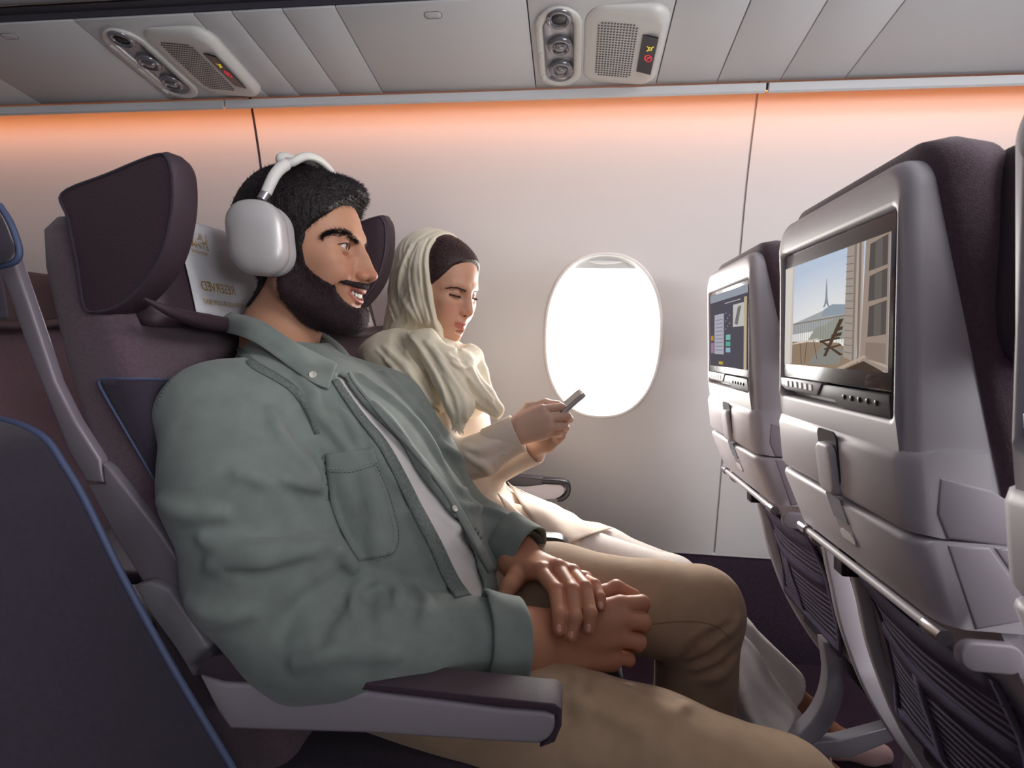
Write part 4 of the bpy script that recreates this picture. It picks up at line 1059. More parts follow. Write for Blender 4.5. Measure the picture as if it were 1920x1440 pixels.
# pictures are built in world coordinates of the nearer seat back, then taken into the frame of each screen
picture_paris(scr_of(e1), sy0, sy1); picture_menu(scr_of(e2), sy0, sy1); picture_menu(scr_of(e3), sy0, sy1)
for r in (e1, e2, e3):
    for c in scr_of(r).children:
        for v in c.data.vertices: v.co.x += float(np.interp(v.co.z, [0.93, 0.98, 1.18], [0.018, 0.009, 0.0])) - 0.0006
        c.data.transform(Matrix.Translation(-Vector(e1.location)))
# ------------------------------------------------------------------ people: shared sculpting of a head
mm = 0.001
M_skin = mat('skin of the man', '#c08a6a', 0.48, sss=0.12, attr='tone', bump=(700, 0.12), spec=0.35)
M_skinw = mat('skin of the woman', '#d8a68c', 0.46, sss=0.14, attr='tone', bump=(700, 0.06), spec=0.35)
M_hair = mat('dark hair', '#1c1318', 0.5, noise=(300, 0.35), bump=(420, 0.9, 4), spec=0.4)
M_beard = mat('dark beard', '#35262a', 0.7, noise=(500, 0.4), bump=(800, 1.0, 4), spec=0.3)
M_hairw = mat('dark brown hair', '#3d2b2c', 0.5, noise=(200, 0.3), bump=(260, 0.15, 3), spec=0.3)
M_white = mat('eye white', '#d8cfc8', 0.2); M_iris = mat('brown iris', '#2a1710', 0.1, coat=0.8); M_teeth = mat('teeth', '#e6e0d6', 0.25)
M_lash = mat('lashes', '#1a1012', 0.6)

def head_matrix(origin, yaw, pitch, roll, scale):
    """local x forward, y towards the window for yaw 0, z up; yaw > 0 turns towards the window; pitch > 0 looks down"""
    a, b, c = map(math.radians, (yaw, pitch, roll))
    Rz = np.array([[math.cos(a), -math.sin(a), 0], [math.sin(a), math.cos(a), 0], [0, 0, 1]])
    Ry = np.array([[math.cos(b), 0, math.sin(b)], [0, 1, 0], [-math.sin(b), 0, math.cos(b)]])
    Rx = np.array([[1, 0, 0], [0, math.cos(c), -math.sin(c)], [0, math.sin(c), math.cos(c)]])
    M = np.eye(4); M[:3, :3] = Rz @ Ry @ Rx * scale; M[:3, 3] = origin; return M
def both(fn):
    for s in (1, -1): fn(s)
def head_field(M, male, h=0.0019):
    F = Field((-0.135, -0.105, -0.20), (0.14, 0.105, 0.165), h, M)
    def E(c, r, k=0.0, mode='add', pad=0.0): F.ell(np.array(c) * mm, np.array(r) * mm, k * mm, mode, pad=pad * mm)
    def C(a, b, ra, rb, k=0.0, mode='add', pad=0.0): F.cone(np.array(a) * mm, np.array(b) * mm, ra * mm, rb * mm, k * mm, mode, pad * mm)
    def CV(p, r, k=0.0, mode='add'): F.curve(np.array(p, float) * mm, np.array(r, float) * mm if not np.isscalar(r) else r * mm, k * mm, mode)
    g = 1.0 if male else 0.0
    E((-6, 0, 38), (94, 75, 84), pad=32)                                    # braincase
    E((38, 0, 26), (58, 66, 72), 25, pad=28)                                 # forehead
    E((40, 0, -18 - 4 * g), (54, 58 + 2 * g, 62 + 4 * g), 25, pad=20)                        # face block
    both(lambda s: C((8, s * (55 + 3 * g), -46 - 6 * g), (70 + 2 * g, s * (14 + 6 * g), -86 - 11 * g), 16, 15, 22, pad=18))   # jaw
    both(lambda s: C((2, s * 60, -5), (8, s * (56 + 2 * g), -48), 15, 15, 18, pad=18))
    E((82 + 3 * g, 0, -89 - 8 * g), (14 + g, 15 + 6 * g, 13 + g), 14, pad=18)            # chin
    E((74, 0, -58), (27, 32, 30), 22, pad=14)                                # muzzle
    both(lambda s: E((68, s * 43, -14), (20, 20, 17), 18))                   # cheekbone
    both(lambda s: E((66, s * 36, -38), (24, 20, 22), 18, pad=10))           # cheek
    C((0, 0, -60), (-30, 0, -120), 54 - 4 * (1 - g), 56 - 8 * (1 - g), 20, pad=18)      # neck
    C((-30, 0, -120), (-42, 0, -200), 56 - 8 * (1 - g), 60 - 6 * (1 - g), 12)
    both(lambda s: CV(((90, s * 10, 25), (88, s * 24, 29), (78, s * 40, 25), (66, s * 52, 16)), (8 + 2 * g, 8 + 2 * g, 8 + g, 6), 12))  # brow
    both(lambda s: E((96, s * 31, 6), (15, 17, 10), 12, 'sub'))              # eye socket
    both(lambda s: E((100, s * 17, 8), (10, 7, 9), 8, 'sub'))
    # nose
    tz = -30 if male else -25; tx = 118 if male else 112
    CV(((93, 0, 18), (102 + 2 * g, 0, 0), (tx - 5, 0, tz + 8)), (7, 6.5 + g, 8), 9)
    C((88, 0, 10), (98, 0, tz - 3), 9, 13 + g, 8)
    E((98, 0, -20), (15, 11 + g, 18), 8)
    E((tx - 1, 0, tz), (8.5 + g, 9 + g, 8), 6)
    CV(((tx - 4, 0, tz - 4), (102, 0, -41)), (6, 5), 5)
    both(lambda s: E((tx - 13, s * (11 + 1.5 * g), tz - 3), (10, 6.5, 7.5), 4))
    both(lambda s: E((tx - 9, s * 6, tz - 9.5), (5.5, 3.2, 3.5), 2, 'sub'))
    both(lambda s: CV(((tx - 22, s * (18 + g), tz + 1), (tx - 22, s * (19 + g), tz - 6)), 2.0, 4, 'sub'))
    # eyes: lids close over the ball, then the slit
    ec = np.array((77.5, 31, 8.0))
    both(lambda s: E((ec[0], s * ec[1], ec[2]), (14.2, 15.2, 13.8), 5))
    if male:
        both(lambda s: F.curve(np.array([(88, s * 17, 6.0), (91.5, s * 24, 8.2), (92, s * 31, 9.0), (89.5, s * 40, 9.0), (83, s * 50, 8.0)]) * mm, np.array((2.0, 4.0, 4.6, 4.2, 2.6)) * mm, 1.2 * mm, 'sub'))
        both(lambda s: CV(((88, s * 19, 15), (93.5, s * 28, 17.5), (90, s * 38, 17), (83, s * 47, 12)), (1.2, 1.5, 1.5, 1.0), 3, 'sub'))
        both(lambda s: CV(((86, s * 21, -3), (89, s * 30, -6), (84, s * 41, -4)), (1, 1.4, 1), 4, 'sub'))
    else:
        both(lambda s: F.curve(np.array([(88, s * 19, 3.2), (91.5, s * 25, 1.6), (92, s * 32, 1.2), (89, s * 39, 1.6), (84, s * 47, 2.6)]) * mm, np.array((1.6, 2.9, 3.3, 2.9, 1.8)) * mm, 1.0 * mm, 'sub'))
        both(lambda s: CV(((88, s * 20, 14), (92.5, s * 29, 16.2), (89, s * 38, 15.5), (82, s * 46, 11)), (1.0, 1.3, 1.3, 0.8), 3, 'sub'))
    # mouth
    if male:
        E((99, 0, -50), (8, 20, 8), 8)
        both(lambda s: CV(((97, s * 20, -36), (90, s * 29, -44), (85, s * 34, -50)), (1.0, 1.8, 0.6), 6, 'sub'))
        both(lambda s: E((79, s * 37, -32), (16, 15, 14), 10))
        both(lambda s: CV(((102.5, 0, -56.0), (102, s * 6, -54.8), (98.5, s * 15, -54), (92, s * 24, -52.5), (84, s * 32, -49)), (3.0, 3.2, 2.8, 2.3, 1.6), 3))
        both(lambda s: CV(((98, 0, -72.5), (97, s * 9, -71.5), (92.5, s * 19, -66), (84, s * 31, -52.5)), (4.0, 4.0, 3.3, 1.5), 3))
        both(lambda s: CV(((106, 0, -64), (104, s * 8, -63.4), (98, s * 18, -59.8), (91, s * 26, -54.0)), (5.2, 5.0, 3.6, 1.2), 1.2, 'sub'))
        both(lambda s: CV(((99.5, 0, -63.8), (98, s * 8, -63.2), (93, s * 18, -59.6), (87, s * 26, -54)), (4.6, 4.4, 3.2, 1.2), 1.0, 'sub'))
        CV(((97, -12, -79), (99, 0, -80), (97, 12, -79)), (3, 4, 3), 8, 'sub')
    else:
        E((95, 0, -50), (8, 17, 8), 8)
        both(lambda s: CV(((101.5, 0, -55.8), (101.5, s * 5, -54.3), (97.5, s * 13, -55.2), (89, s * 23, -57)), (3.0, 3.4, 2.8, 1.2), 3))
        both(lambda s: CV(((100, 0, -64.5), (98.5, s * 8, -64), (93, s * 17, -60.8), (88, s * 23, -57.5)), (4.2, 4.0, 2.6, 1.2), 3))
        both(lambda s: CV(((105.5, 0, -59.6), (103.5, s * 8, -59.2), (97, s * 17, -58.2), (88, s * 25.5, -56.2)), (0.9, 0.9, 0.9, 0.8), 1.5, 'sub'))
        CV(((93, -10, -74), (95, 0, -75), (93, 10, -74)), (3, 4, 3), 8, 'sub')
    if male: both(lambda s: E((-4, s * 76, 0), (14, 5, 28), 5))
    return F
def skin_tones(base, male):
    b = np.array(lin(base))
    def fn(V):
        x, y, z = V[:, 0] / mm, np.abs(V[:, 1]) / mm, V[:, 2] / mm
        c = np.repeat(b[None], len(V), 0)
        def mix(mask, col):
            nonlocal c
            m = np.clip(mask, 0, 1)[:, None]; c = c * (1 - m) + np.array(lin(col))[None] * m
        front = np.clip((x - 72) / 14, 0, 1)
        ch = np.exp(-(((y - 40) / 22) ** 2 + ((z + 28) / 20) ** 2)) * front
        mix(ch * 0.35, '#b9694e' if male else '#d98a76')
        ns = np.exp(-((y / 16) ** 2 + ((z + 30) / 14) ** 2)) * np.clip((x - 95) / 10, 0, 1); mix(ns * 0.35, '#b5634a' if male else '#d48a76')
        if male:
            sub = np.exp(-(((y - 31) / 17) ** 2 + ((z + 2) / 9) ** 2)) * front; mix(sub * 0.35, '#8f5c48')
            up = np.clip(1 - np.abs(z + 56 - 0.0065 * y ** 2) / 4.6, 0, 1); lo = np.clip(1 - np.abs(z + 73 - 0.019 * y ** 2) / 5.6, 0, 1)
            lip = np.clip(np.maximum(up, lo) * 3, 0, 1) * (y < 31) * (x > 80); mix(lip * 0.75, '#b0605a')
            inner = (np.abs(z + 64 - 0.0135 * y ** 2) < 4.6) & (y < 27) & (x > 78) & (x < 101 - 0.018 * y ** 2)
            mix(inner * 0.9, '#4a1f1f')
        else:
            up = np.clip(1 - np.abs(z + 56.2) / 4.4, 0, 1); lo = np.clip(1 - np.abs(z + 64 - 0.011 * y ** 2) / 5.2, 0, 1)
            lip = np.clip(np.maximum(up, lo) * 3, 0, 1) * np.clip((25 - y) / 3, 0, 1) * (x > 84); mix(lip * 0.85, '#c2655f')
            lid = np.exp(-(((y - 31) / 14) ** 2 + ((z - 10) / 6) ** 2)) * front; mix(lid * 0.3, '#b87a62')
        return c
    return fn
def wpt(M, p): return M[:3, :3] @ (np.array(p, float) * mm) + M[:3, 3]
def eyes(M, par, gaze):
    for s in (1, -1):
        c = wpt(M, (77.5, s * 31, 8.0)); sc = np.linalg.norm(M[:3, 0])
        V, F = ellipsoid_geo(c, (0.0124 * sc,) * 3, None, 28, 18); e = mesh_obj('eye', V, F, M_white, par)
        g = M[:3, :3] @ np.array(gaze); g = g / np.linalg.norm(g); u = np.cross(g, (0, 0, 1.0)); u /= np.linalg.norm(u); v = np.cross(u, g)
        rings = []
        for ang in (27, 20, 12, 4):
            a = math.radians(ang); rings.append([c + 0.01275 * sc * (math.cos(a) * g + math.sin(a) * (math.cos(t) * u + math.sin(t) * v)) for t in np.linspace(0, 2 * math.pi, 24, endpoint=False)])
        loft('iris', rings, M_iris, e, (False, True))
def strands(name, pts, dirs, length, rad, m, par, rng, droop=0.0, curl=0.3, seg=3, fan=0.35):
    """many thin three-sided hairs: one counted mass"""
    n = len(pts); d = dirs + fan * rng.normal(size=(n, 3)); d /= np.linalg.norm(d, axis=1)[:, None]
    L = length * (0.6 + 0.8 * rng.random(n))[:, None]; u = np.cross(d, rng.normal(size=(n, 3))); u /= np.linalg.norm(u, axis=1)[:, None]; v = np.cross(d, u)
    rings = []
    for k in range(seg):
        t = k / seg; c = pts + d * L * t + u * L * curl * t * t + np.array([0, 0, -1.0]) * droop * L * t * t; r = rad * (1 - 0.6 * t)
        for a in range(3):
            th = 2 * math.pi * a / 3; rings.append(c + r * (math.cos(th) * u + math.sin(th) * v))
    tip = pts + d * L + u * L * curl + np.array([0, 0, -1.0]) * droop * L
    V = np.concatenate(rings + [tip]); N = np.arange(n); F = []
    for k in range(seg - 1):
        for a in range(3):
            b = (a + 1) % 3; q0, q1 = (k * 3 + a) * n + N, (k * 3 + b) * n + N; q2, q3 = ((k + 1) * 3 + b) * n + N, ((k + 1) * 3 + a) * n + N
            F += [np.stack([q0, q1, q2], 1), np.stack([q0, q2, q3], 1)]
    for a in range(3):
        b = (a + 1) % 3; F.append(np.stack([((seg - 1) * 3 + a) * n + N, ((seg - 1) * 3 + b) * n + N, seg * 3 * n + N], 1))
    return np_mesh(name, V, np.concatenate(F), m, par)
# ------------------------------------------------------------------ the man: head
rng = np.random.default_rng(4)
man = empty('person', (-0.30, 0.85, 0.0))
HM = head_matrix(P(561, 479, 0.85), 3, 0, 0, 1.05)
HF = head_field(HM, True)
eyes(HM, man, (1, 0.05, -0.03))
# teeth: an arch of single crowns
def teeth():
    for i in range(-5, 6):
        y = i * 5.6 - math.copysign(min(abs(i), 1) * 0.2, i) if i else 0.0
        x = 99.2 - 0.0170 * y * y; z0 = -58.6 + 0.009 * y * y; w_ = 2.7; hgt = 8.0 - 0.5 * abs(i)
        V = []
        for zz, sh in ((z0 + 3, 1.0), (z0 - hgt * 0.5, 1.0), (z0 - hgt, 0.85)):
            for xx, yy in ((x - 3, y - w_ * sh), (x - 0.4, y - w_ * sh), (x + 0.4, y), (x - 0.4, y + w_ * sh), (x - 3, y + w_ * sh)): V.append(wpt(HM, (xx, yy, zz)))
        F = [(k * 5 + a, k * 5 + (a + 1) % 5, (k + 1) * 5 + (a + 1) % 5, (k + 1) * 5 + a) for k in range(2) for a in range(5)] + [(10, 11, 12, 13, 14)]
        mesh_obj('tooth', V, F, M_teeth, man)
teeth()
def hair_mass(HF, poly, thick, extra=(), noise=0.0012, soft=0.004):
    """offset of the skull limited to a side-view outline (mm), symmetrical"""
    f = HF.copy(); x, y, z = f.grids(); pl = np.array(poly, float) * mm
    f.f = f.f - thick(x / mm, y / mm, z / mm).astype(np.float32)
    for c, r, k in extra: f.ell(np.array(c) * mm, np.array(r) * mm, k * mm)
    d = poly2d(pl, x, z).astype(np.float32)
    n = noise * (np.sin(x * 900 + 3 * np.sin(z * 400)) * np.sin(y * 800 + 2 * np.sin(x * 500)) * np.sin(z * 850 + 1.7))
    hk = np.clip(0.5 - 0.5 * (f.f - d) / soft, 0, 1); f.f = (f.f + (d - f.f) * hk + soft * hk * (1 - hk) + n).astype(np.float32)
    return f
sm01 = lambda a: np.clip(a, 0, 1) ** 2 * (3 - 2 * np.clip(a, 0, 1))
HAIRP = [(128, 88), (98, 84), (84, 72), (70, 52), (56, 38), (44, 24), (37, 0), (34, -34), (20, -36), (12, -10), (-18, -22), (-40, -58), (-62, -82), (-134, -84), (-134, 164), (132, 164)]
hf = hair_mass(HF, HAIRP, lambda x, y, z: 0.003 + 0.012 * sm01((z - 20) / 70) * sm01((x + 110) / 90) + 0 * y, [((66, 0, 98), (40, 48, 21), 14), ((84, 8, 91), (17, 32, 13), 9)], 0.0018)
hair = field_obj('hair', hf, M_hair, man, 1)
BEARDP = [(37, 4), (40, -24), (52, -36), (64, -44), (76, -51), (84, -46), (92, -42), (100, -42), (120, -43), (120, -51.5), (104, -51.5), (94, -49.5), (84, -46.5), (79, -50), (78, -60), (84, -72), (92, -79), (98, -84), (104, -82), (110, -80), (125, -80), (125, -130), (55, -132), (26, -108), (6, -74), (4, -46), (14, 2)]
bf = hair_mass(HF, BEARDP, lambda x, y, z: 0.0025 + 0.0065 * sm01((-z - 45) / 40) + 0 * x * y, [], 0.0012, 0.002)
beard = field_obj('beard', bf, M_beard, man, 1)
def scatter(fl, n, rng, keep=None):
    V, F = fl.nets(); c = V[F].mean(1); k = rng.choice(len(c), min(n, len(c)), replace=False); p = c[k] + rng.normal(size=(len(k), 3)) * fl.h * 0.4
    g = fl.grad(p); return p, g
def to_world(M, p, d=None):
    q = p @ M[:3, :3].T + M[:3, 3]
    return q if d is None else (q, d @ M[:3, :3].T / np.linalg.norm(M[:3, 0]))
p, g = scatter(bf, 16000, rng)
d = g + np.array([0.25, 0, -1.1]); q, dd = to_world(HM, p - g * 0.001, d)
tag(strands('beard_hair', q, dd, 0.0040, 0.00018, M_beard, beard, rng, 0.1, 0.3), kind='stuff')
p, g = scatter(hf, 22000, rng)
flow = np.stack([np.where(p[:, 2] > 0.06, 0.9, -0.35), np.sign(p[:, 1]) * 0.2, np.where(p[:, 2] > 0.06, 0.25, -1.0)], 1)
q, dd = to_world(HM, p - g * 0.0015, g * 0.35 + flow)
tag(strands('hair_strands', q, dd, 0.0065, 0.0003, M_hair, hair, rng, 0.05, 0.3), kind='stuff')
# brows
for s in (1, -1):
    br = np.array([(99, s * 11, 19), (96.5, s * 18, 22.5), (91, s * 29, 27), (82, s * 41, 27), (71, s * 51, 22), (63, s * 57, 16)]) * mm
    bp = smoothline(br, 40); bp = bp + rng.normal(size=bp.shape) * 0.0
    bp = np.repeat(bp, 6, 0) + rng.normal(size=(len(bp) * 6, 3)) * np.array([0.0005, 0.001, 0.0015])
    gg = HF.grad(bp); bp = bp - gg * (HF.sample(bp)[:, None] - 0.0006)
    tdir = np.array([-0.45, s * 1.0, 0.25]); q, dd = to_world(HM, bp, gg * 0.35 + tdir)
    tag(strands('eyebrow', q, dd, 0.0068, 0.00028, M_hair, man, rng, 0, 0.2, fan=0.2), kind='stuff')
    lp = smoothline(np.array([(87.5, s * 19, 7.5), (91.2, s * 24.5, 11.9), (91.2, s * 31, 13.6), (89, s * 39, 13), (82.5, s * 49.5, 9.4)]), 6)
    tube('eyelash', [wpt(HM, a) for a in lp], 0.0008, M_lash, man, 5)
# ------------------------------------------------------------------ the man: clothes
M_shirt = mat('sage denim shirt', '#79827e', 0.85, noise=(35, 0.10), weave=(900, 0.12), sheen=0.2)
M_shirtd = mat('worn denim seam', '#6a7370', 0.9, noise=(260, 0.25), bump=(500, 0.6))
M_tee = mat('white tee', '#e6e0de', 0.9, bump=(800, 0.08))
M_khaki = mat('khaki twill', '#b0947a', 0.85, noise=(40, 0.06), weave=(1100, 0.08), sheen=0.15)
M_seam = mat('khaki seam', '#8f7450', 0.9)
M_button = mat('pale button', '#ddd8cc', 0.35)
M_stitch = mat('pale stitching', '#a9b3b0', 0.9)

def surf_patch(name, fl, A, B, n, k, off, m, par, thick=0.002, world=None):
    """cloth strip laid on a sculpted surface between two pixel-traced edges"""
    A = smoothline(A, 6); B = smoothline(B, 6)
    ia = np.linspace(0, len(A) - 1, n); A = np.stack([np.interp(ia, range(len(A)), A[:, j]) for j in (0, 1)], 1)
    ib = np.linspace(0, len(B) - 1, n); B = np.stack([np.interp(ib, range(len(B)), B[:, j]) for j in (0, 1)], 1)
    V = []; last = None
    for i in range(n):
        for j in range(k + 1):
            p = fl.hit(*(A[i] + (B[i] - A[i]) * j / k)); V.append(p)
    ok = [v for v in V if v is not None]
    for i, v in enumerate(V):
        if v is None: V[i] = V[i - 1] if i and V[i - 1] is not None else ok[0]
    V = np.array(V)
    for _ in range(2):
        G = V.reshape(n, k + 1, 3).copy(); G[1:-1] = (G[:-2] + 2 * G[1:-1] + G[2:]) / 4; V = G.reshape(-1, 3)
    V = V + fl.grad(V) * off
    F = [(i * (k + 1) + j, i * (k + 1) + j + 1, (i + 1) * (k + 1) + j + 1, (i + 1) * (k + 1) + j) for i in range(n - 1) for j in range(k)]
    o = mesh_obj(name, V, F, m, par); s = o.modifiers.new('t', 'SOLIDIFY'); s.thickness = thick; s.offset = 0
    return o
def stitch_line(name, fl, pix, par, m, off=0.001, r=0.0005, dash=0.0035):
    p = fl.hits(smoothline(pix, 10)); p = p + fl.grad(p) * off
    L = np.concatenate([[0], np.cumsum(np.linalg.norm(np.diff(p, axis=0), axis=1))]); parts = []
    for s_ in np.arange(0, L[-1] - dash, dash * 1.6):
        q = np.array([[np.interp(s_ + d, L, p[:, j]) for j in range(3)] for d in (0, dash)]); parts.append(tube_geo(q, r, 4))
    V, F = merge_geo(parts); return tag(mesh_obj(name, V, F, m, par), kind='stuff')
def button(name, fl, px, py, r, m, par, off=0.002):
    p = fl.hit(px, py); n = fl.grad(p[None])[0]; u = np.cross(n, (0, 0, 1.0)); u /= np.linalg.norm(u); v = np.cross(n, u); p = p + n * off
    rg = lambda rad, d: [p + n * d + rad * (math.cos(a) * u + math.sin(a) * v) for a in np.linspace(0, 2 * math.pi, 20, endpoint=False)]
    return loft(name, [rg(r * 0.9, -0.001), rg(r, 0.0), rg(r, 0.0012), rg(r * 0.85, 0.0018), rg(r * 0.7, 0.0012)], m, par, angle=50)

# torso shape shared by tee and shirt
def torso(fl, g, pad=0.02):
    yc_ = 0.855
    fl.ell((-0.285, yc_, 0.60), (0.165 + g, 0.165 + g, 0.10 + g), 0, pad=pad)
    fl.ell((-0.305, yc_, 0.70), (0.150 + g, 0.165 + g, 0.12 + g), 0.05, pad=pad)
    fl.ell((-0.365, yc_, 0.80), (0.132 + g, 0.165 + g, 0.12 + g), 0.05, pad=pad)
    fl.ell((-0.425, yc_, 0.885), (0.122 + g, 0.170 + g, 0.10 + g), 0.05, pad=pad)
    fl.ell((-0.462, yc_, 0.945), (0.098 + g, 0.155 + g, 0.052 + g), 0.04, pad=pad)
    fl.chain([(-0.462, 0.71, 0.940), (-0.472, 0.80, 0.958), (-0.465, 0.90, 0.958), (-0.415, 1.0, 0.935)], [0.046 + g, 0.044 + g, 0.044 + g, 0.046 + g], 0.03, pad=pad)
    fl.cone((-0.478, yc_, 0.96), (-0.490, yc_, 1.01), 0.072 + g, 0.060 + g, 0.03, pad=pad)
    return fl
BOX = ((-0.67, 0.50, 0.53), (0.06, 1.16, 1.14))
teeF = torso(Field(*BOX, 0.004), 0.0)
for a in ([(880, 1010), (905, 1030), (925, 1060), (935, 1090)], [(860, 985), (850, 1010), (880, 1040), (900, 1075)], [(820, 960), (850, 985), (885, 1000)]):
    teeF.fold(a, 0.005, 0.012, depth=0.001)
teeF.fold([(870, 1000), (890, 1035), (905, 1080)], 0.004, 0.01, 'sub')
teeF.cone((-0.50, 0.855, 1.02), (-0.455, 0.855, 1.14), 0.062, 0.075, 0.008, 'sub')
shirtF = torso(Field(*BOX, 0.0034), 0.011)
# sleeves
S1, M1, E1, F1, C1 = P(402, 776, 0.69), P(452, 905, 0.665), P(592, 1200, 0.650), P(715, 1200, 0.668), P(925, 1192, 0.712)
S2, M2, E2, F2, C2 = P(728, 765, 1.005), P(790, 855, 1.035), P(848, 952, 1.02), P(915, 1003, 0.965), P(975, 1038, 0.918)
shirtF.chain([S1, M1, P(497, 1070, 0.652), E1], [0.072, 0.090, 0.088, 0.074], 0.03); shirtF.chain([E1, F1, C1], [0.074, 0.060, 0.050], 0.025)
shirtF.chain([S2, M2, E2], [0.074, 0.066, 0.058], 0.03); shirtF.chain([E2, F2, C2], [0.058, 0.052, 0.048], 0.02)
shirtF.chain([P(520, 1204, 0.612), P(640, 1226, 0.612), P(790, 1228, 0.640)], [0.040, 0.039, 0.032], 0.04)
# hollow it out round the tee, open the front, open the neck
inner = teeF.copy()
# folds that the arm and the bend of the body press into the cloth
R_ = lambda pix, r, k, mode='add', depth=0.0: shirtF.fold(pix, r * 1.15, k, mode, depth - (0.0022 if mode == 'add' else 0.0008))
R_([(508, 770), (515, 790), (529, 822), (564, 862), (593, 900)], 0.007, 0.016, depth=0.001)
R_([(450, 887), (529, 905), (607, 914)], 0.006, 0.018, depth=0.001)
R_([(400, 1058), (480, 1055), (564, 1033), (627, 1024), (655, 1050)], 0.009, 0.022, depth=0.000)
R_([(640, 1035), (660, 1060), (690, 1082), (720, 1092)], 0.007, 0.014, depth=0.0)
R_([(385, 1010), (450, 1035), (520, 1030)], 0.007, 0.02, depth=0.0)
R_([(560, 1240), (640, 1225), (740, 1230)], 0.006, 0.02, depth=0.0)
R_([(662, 1152), (660, 1125), (676, 1100), (700, 1088)], 0.006, 0.012, depth=0.001)
R_([(735, 1090), (745, 1110), (742, 1135)], 0.006, 0.012, depth=0.001)
R_([(300, 940), (350, 960), (420, 965)], 0.006, 0.02, depth=0.002)
R_([(340, 1120), (400, 1150), (470, 1150)], 0.006, 0.02, depth=0.002)
R_([(780, 1100), (800, 1130), (790, 1170)], 0.005, 0.012, depth=0.001)
for a in ([(532, 1195), (550, 1150), (576, 1120), (637, 1075)], [(600, 1205), (615, 1165), (640, 1125)], [(610, 905), (640, 960), (655, 1010)], [(590, 840), (612, 880), (628, 930)], [(500, 890), (560, 930), (610, 940)], [(430, 1075), (500, 1078), (580, 1055)], [(700, 1110), (690, 1150), (700, 1190)]):
    R_(a, 0.0045, 0.014, 'sub', depth=-0.001)
R_([(564, 712), (587, 738), (591, 769), (618, 800), (652, 846)], 0.006, 0.014, depth=0.001)
R_([(640, 770), (660, 800), (672, 835)], 0.005, 0.012, depth=0.001)
R_([(690, 810), (715, 871), (752, 918)], 0.006, 0.014, depth=0.001)
R_([(682, 880), (698, 938), (704, 1004), (706, 1050)], 0.006, 0.014, depth=0.001)
R_([(770, 960), (800, 1020), (830, 1090)], 0.005, 0.014, depth=0.001)
for a in ([(680, 707), (747, 760), (804, 827), (853, 915)], [(720, 700), (780, 770), (820, 820)], [(700, 760), (760, 830), (800, 890)], [(830, 960), (860, 1000), (890, 1030)]): R_(a, 0.006, 0.016, depth=0.001)
for a in ([(868, 880), (905, 888), (935, 905)], [(862, 920), (900, 920), (950, 945)], [(870, 950), (910, 955), (960, 975)], [(820, 830), (850, 850), (880, 870)]): R_(a, 0.006, 0.014, depth=0.001)
for a in ([(870, 900), (905, 905), (940, 922)], [(870, 938), (910, 938), (955, 958)], [(835, 850), (860, 880), (870, 905)]): R_(a, 0.004, 0.01, 'sub', depth=-0.001)
# wide shallow irregularity of worn cloth
gx, gy, gz = shirtF.grids()
shirtF.f += (0.0016 * np.sin(38 * gx + 22 * gz + 2 * np.sin(25 * gy)) * np.sin(45 * gz - 18 * gx + 30 * gy)).astype(np.float32)
solidF = shirtF.copy()
shirtF.f = np.maximum(shirtF.f, -(Field.sample(inner, np.stack(np.broadcast_arrays(gx, gy, gz), -1).reshape(-1, 3)).reshape(shirtF.f.shape).astype(np.float32) - 0.004))
NEAR_EDGE = [(634, 712), (655, 742), (690, 790), (724, 829), (760, 891), (791, 953), (827, 1018), (858, 1084), (880, 1116)]
FAR_EDGE = [(652, 700), (664, 722), (724, 795), (765, 840), (791, 871), (825, 915), (849, 955), (880, 1010), (915, 1075)]
a = smoothline(NEAR_EDGE, 5); b = smoothline(FAR_EDGE, 5); cen = (a + b) / 2; wd = np.linalg.norm(a - b, axis=1) / 2
cp = []; cr = []
for c_, w_ in zip(cen, wd):
    h_ = solidF.hit(*c_)
    if h_ is not None: cp.append(h_); cr.append(max(0.008, w_ * 0.00080 * 0.98))
shirtF.curve(np.array(cp), cr, 0.004, 'sub')
shirtF.cone((-0.50, 0.855, 1.02), (-0.455, 0.855, 1.14), 0.066, 0.085, 0.008, 'sub')
# open cuffs
for c_, d_ in ((C1, C1 - F1), (C2, C2 - F2)):
    d_ = d_ / np.linalg.norm(d_); shirtF.cone(c_ + d_ * 0.012, c_ + d_ * 0.09, 0.042, 0.05, 0.004, 'sub')
tee = field_obj('t_shirt', teeF, M_tee, man, 2)
shirt = field_obj('shirt', shirtF, M_shirt, man, 2)

# collar: one leaf round the neck
top = [(660, 692, 0.862), (646, 672, 0.885), (612, 640, 0.915), (560, 606, 0.93), (480, 588, 0.92), (440, 584, 0.86), (440, 588, 0.80), (470, 594, 0.772), (500, 607, 0.765), (547, 638, 0.765), (591, 661, 0.79), (634, 683, 0.845)]
bot = [(658, 738, 0.862), (670, 705, 0.900), (640, 655, 0.955), (570, 622, 0.975), (470, 615, 0.955), (420, 618, 0.87), (420, 622, 0.79), (452, 630, 0.745), (489, 648, 0.732), (547, 690, 0.732), (587, 718, 0.762), (616, 730, 0.815)]
def near_surf(q, off, always):
    a = P(*q); h_ = solidF.hit(q[0], q[1])
    if always and h_ is not None and h_[1] < a[1] + 0.03: a = h_ + (CAMP - h_) / np.linalg.norm(CAMP - h_) * off
    return a
tp = smoothline([near_surf(q, 0.003, i >= 9) for i, q in enumerate(top)], 6); bp = smoothline([near_surf(q, 0.006, i >= 6) for i, q in enumerate(bot)], 6); V = []; F = []; nk = 6
for i in range(len(tp)):
    out = np.cross(tp[min(i + 1, len(tp) - 1)] - tp[max(i - 1, 0)], bp[i] - tp[i]); out /= np.linalg.norm(out) + 1e-9
    for j in range(nk + 1):
        t = j / nk; V.append(tp[i] * (1 - t) + bp[i] * t - out * 0.008 * math.sin(math.pi * min(1, t * 1.1)) * 1)
